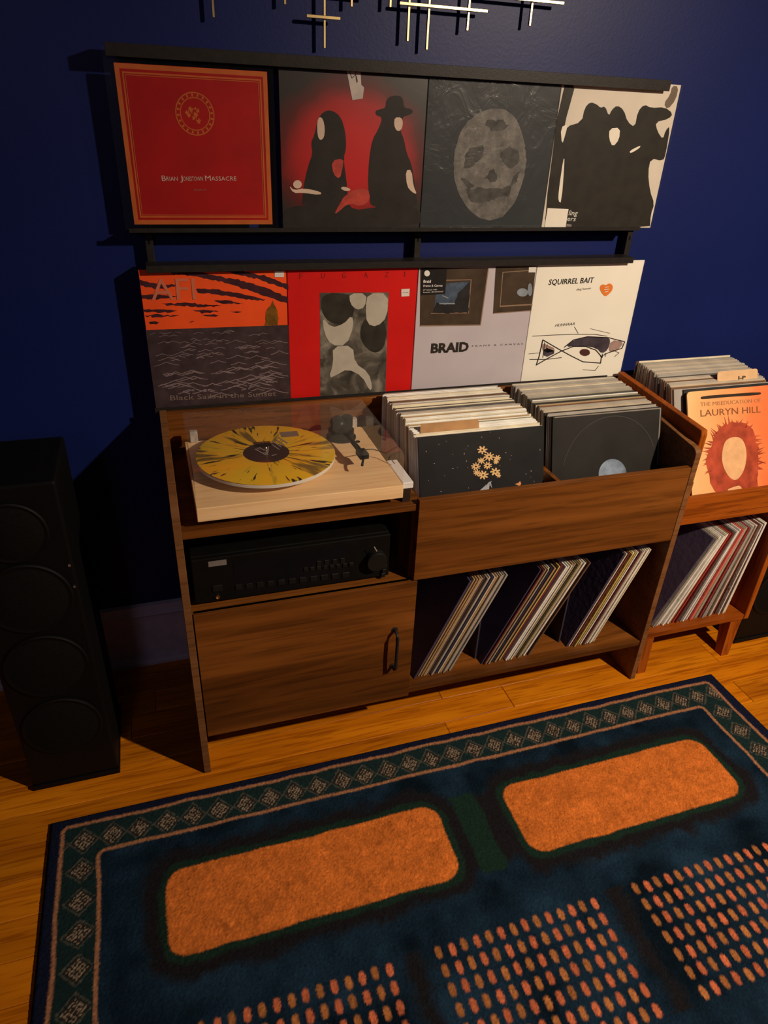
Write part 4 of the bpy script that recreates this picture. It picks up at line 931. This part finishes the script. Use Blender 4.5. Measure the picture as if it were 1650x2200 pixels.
    for bx0, nb in ((-.8600 + .0265 * 3, 11), (-.4080, 14), (.0425, 14), (.4945, 14), (.946, 3)):
        if bx0 < -.58: bx0, nb = -.5595, 4
        if bx0 > .94: bx0, nb = .946, 2
        u = (px - bx0) / .0267; k = np.round(u); du = (u - k) * .0267; ok = (k >= 0) & (k < nb)
        v = (-1.0175 - py) / .0345; j = np.round(v); dv = (v - j) * .0345; ok &= (j >= 0) & (j < 7)
        h = np.sin(k * 12.9898 + j * 78.233) * 43758.5453; h -= np.floor(h)
        d = np.hypot(du / .0068, dv / .0128) ** 1.0; d = ((np.abs(du - .002 * (h - .5)) / .0068) ** 2.6 + (np.abs(dv - .003 * (h - .5)) / .0125) ** 2.6)
        mm = (np.clip((1.25 - d) / .75, 0, 1) * (zone & ok))[..., None]; odd = ((k % 2) == 1)[..., None]
        C[:] = C * (1 - mm) + np.where(odd, np.array(SALM), np.array(TAN)) * (.80 + .35 * h)[..., None] * mm
        blend((.030 - np.abs(px - (bx0 - .052)) + wob) / .018 * .75 * zone, BROWN)
    C *= (1 + .16 * g.normal(0, 1, X.shape))[..., None].clip(.5, 1.6)
    # pile height with a rolled edge
    ed = np.minimum(np.minimum(X - x0, x1 - X), np.minimum(Y - y0, y1 - Y))
    Z = .0105 * np.sqrt(np.clip(ed / .007, 0, 1)) + .0010 + g.normal(0, .00055, X.shape) * (ed > .004) + .0008 * smooth_noise(.22, 12)
    Z = np.maximum(Z, .0008)
    # bow of the cloth as it lies
    V = np.stack([xs, ys, Z], -1).reshape(-1, 3); org = np.array([cx, cy, 0.0])
    idx = np.arange((nx + 1) * (ny + 1)).reshape(ny + 1, nx + 1)
    F = np.stack([idx[:-1, :-1], idx[:-1, 1:], idx[1:, 1:], idx[1:, :-1]], -1).reshape(-1, 4)
    me = bpy.data.meshes.new('area_rug'); me.vertices.add(len(V)); me.vertices.foreach_set('co', (V - org).ravel())
    me.loops.add(F.size); me.loops.foreach_set('vertex_index', F.ravel().astype(np.int32))
    me.polygons.add(len(F)); me.polygons.foreach_set('loop_start', np.arange(0, F.size, 4, dtype=np.int32)); me.polygons.foreach_set('loop_total', np.full(len(F), 4, np.int32))
    me.update(); me.validate()
    at = me.color_attributes.new('weave', 'FLOAT_COLOR', 'POINT'); rgba = np.ones((len(V), 4)); rgba[:, :3] = C.reshape(-1, 3).clip(0, 1); at.data.foreach_set('color', rgba.ravel())
    m, nt, b = node_mat('wool_pile'); L = nt.links.new; va = N(nt, 'ShaderNodeVertexColor'); va.layer_name = 'weave'; L(va.outputs[0], b.inputs['Base Color'])
    b.inputs['Roughness'].default_value = .95; b.inputs['Specular IOR Level'].default_value = .04
    me.materials.append(m)
    o = bpy.data.objects.new('area_rug', me); COL.objects.link(o); o.location = org
    tag(o, 'navy rug with rust panels, dash rows and diamond border on the oak floor', 'rug'); ORG[o.name] = Vector(org)
rug()
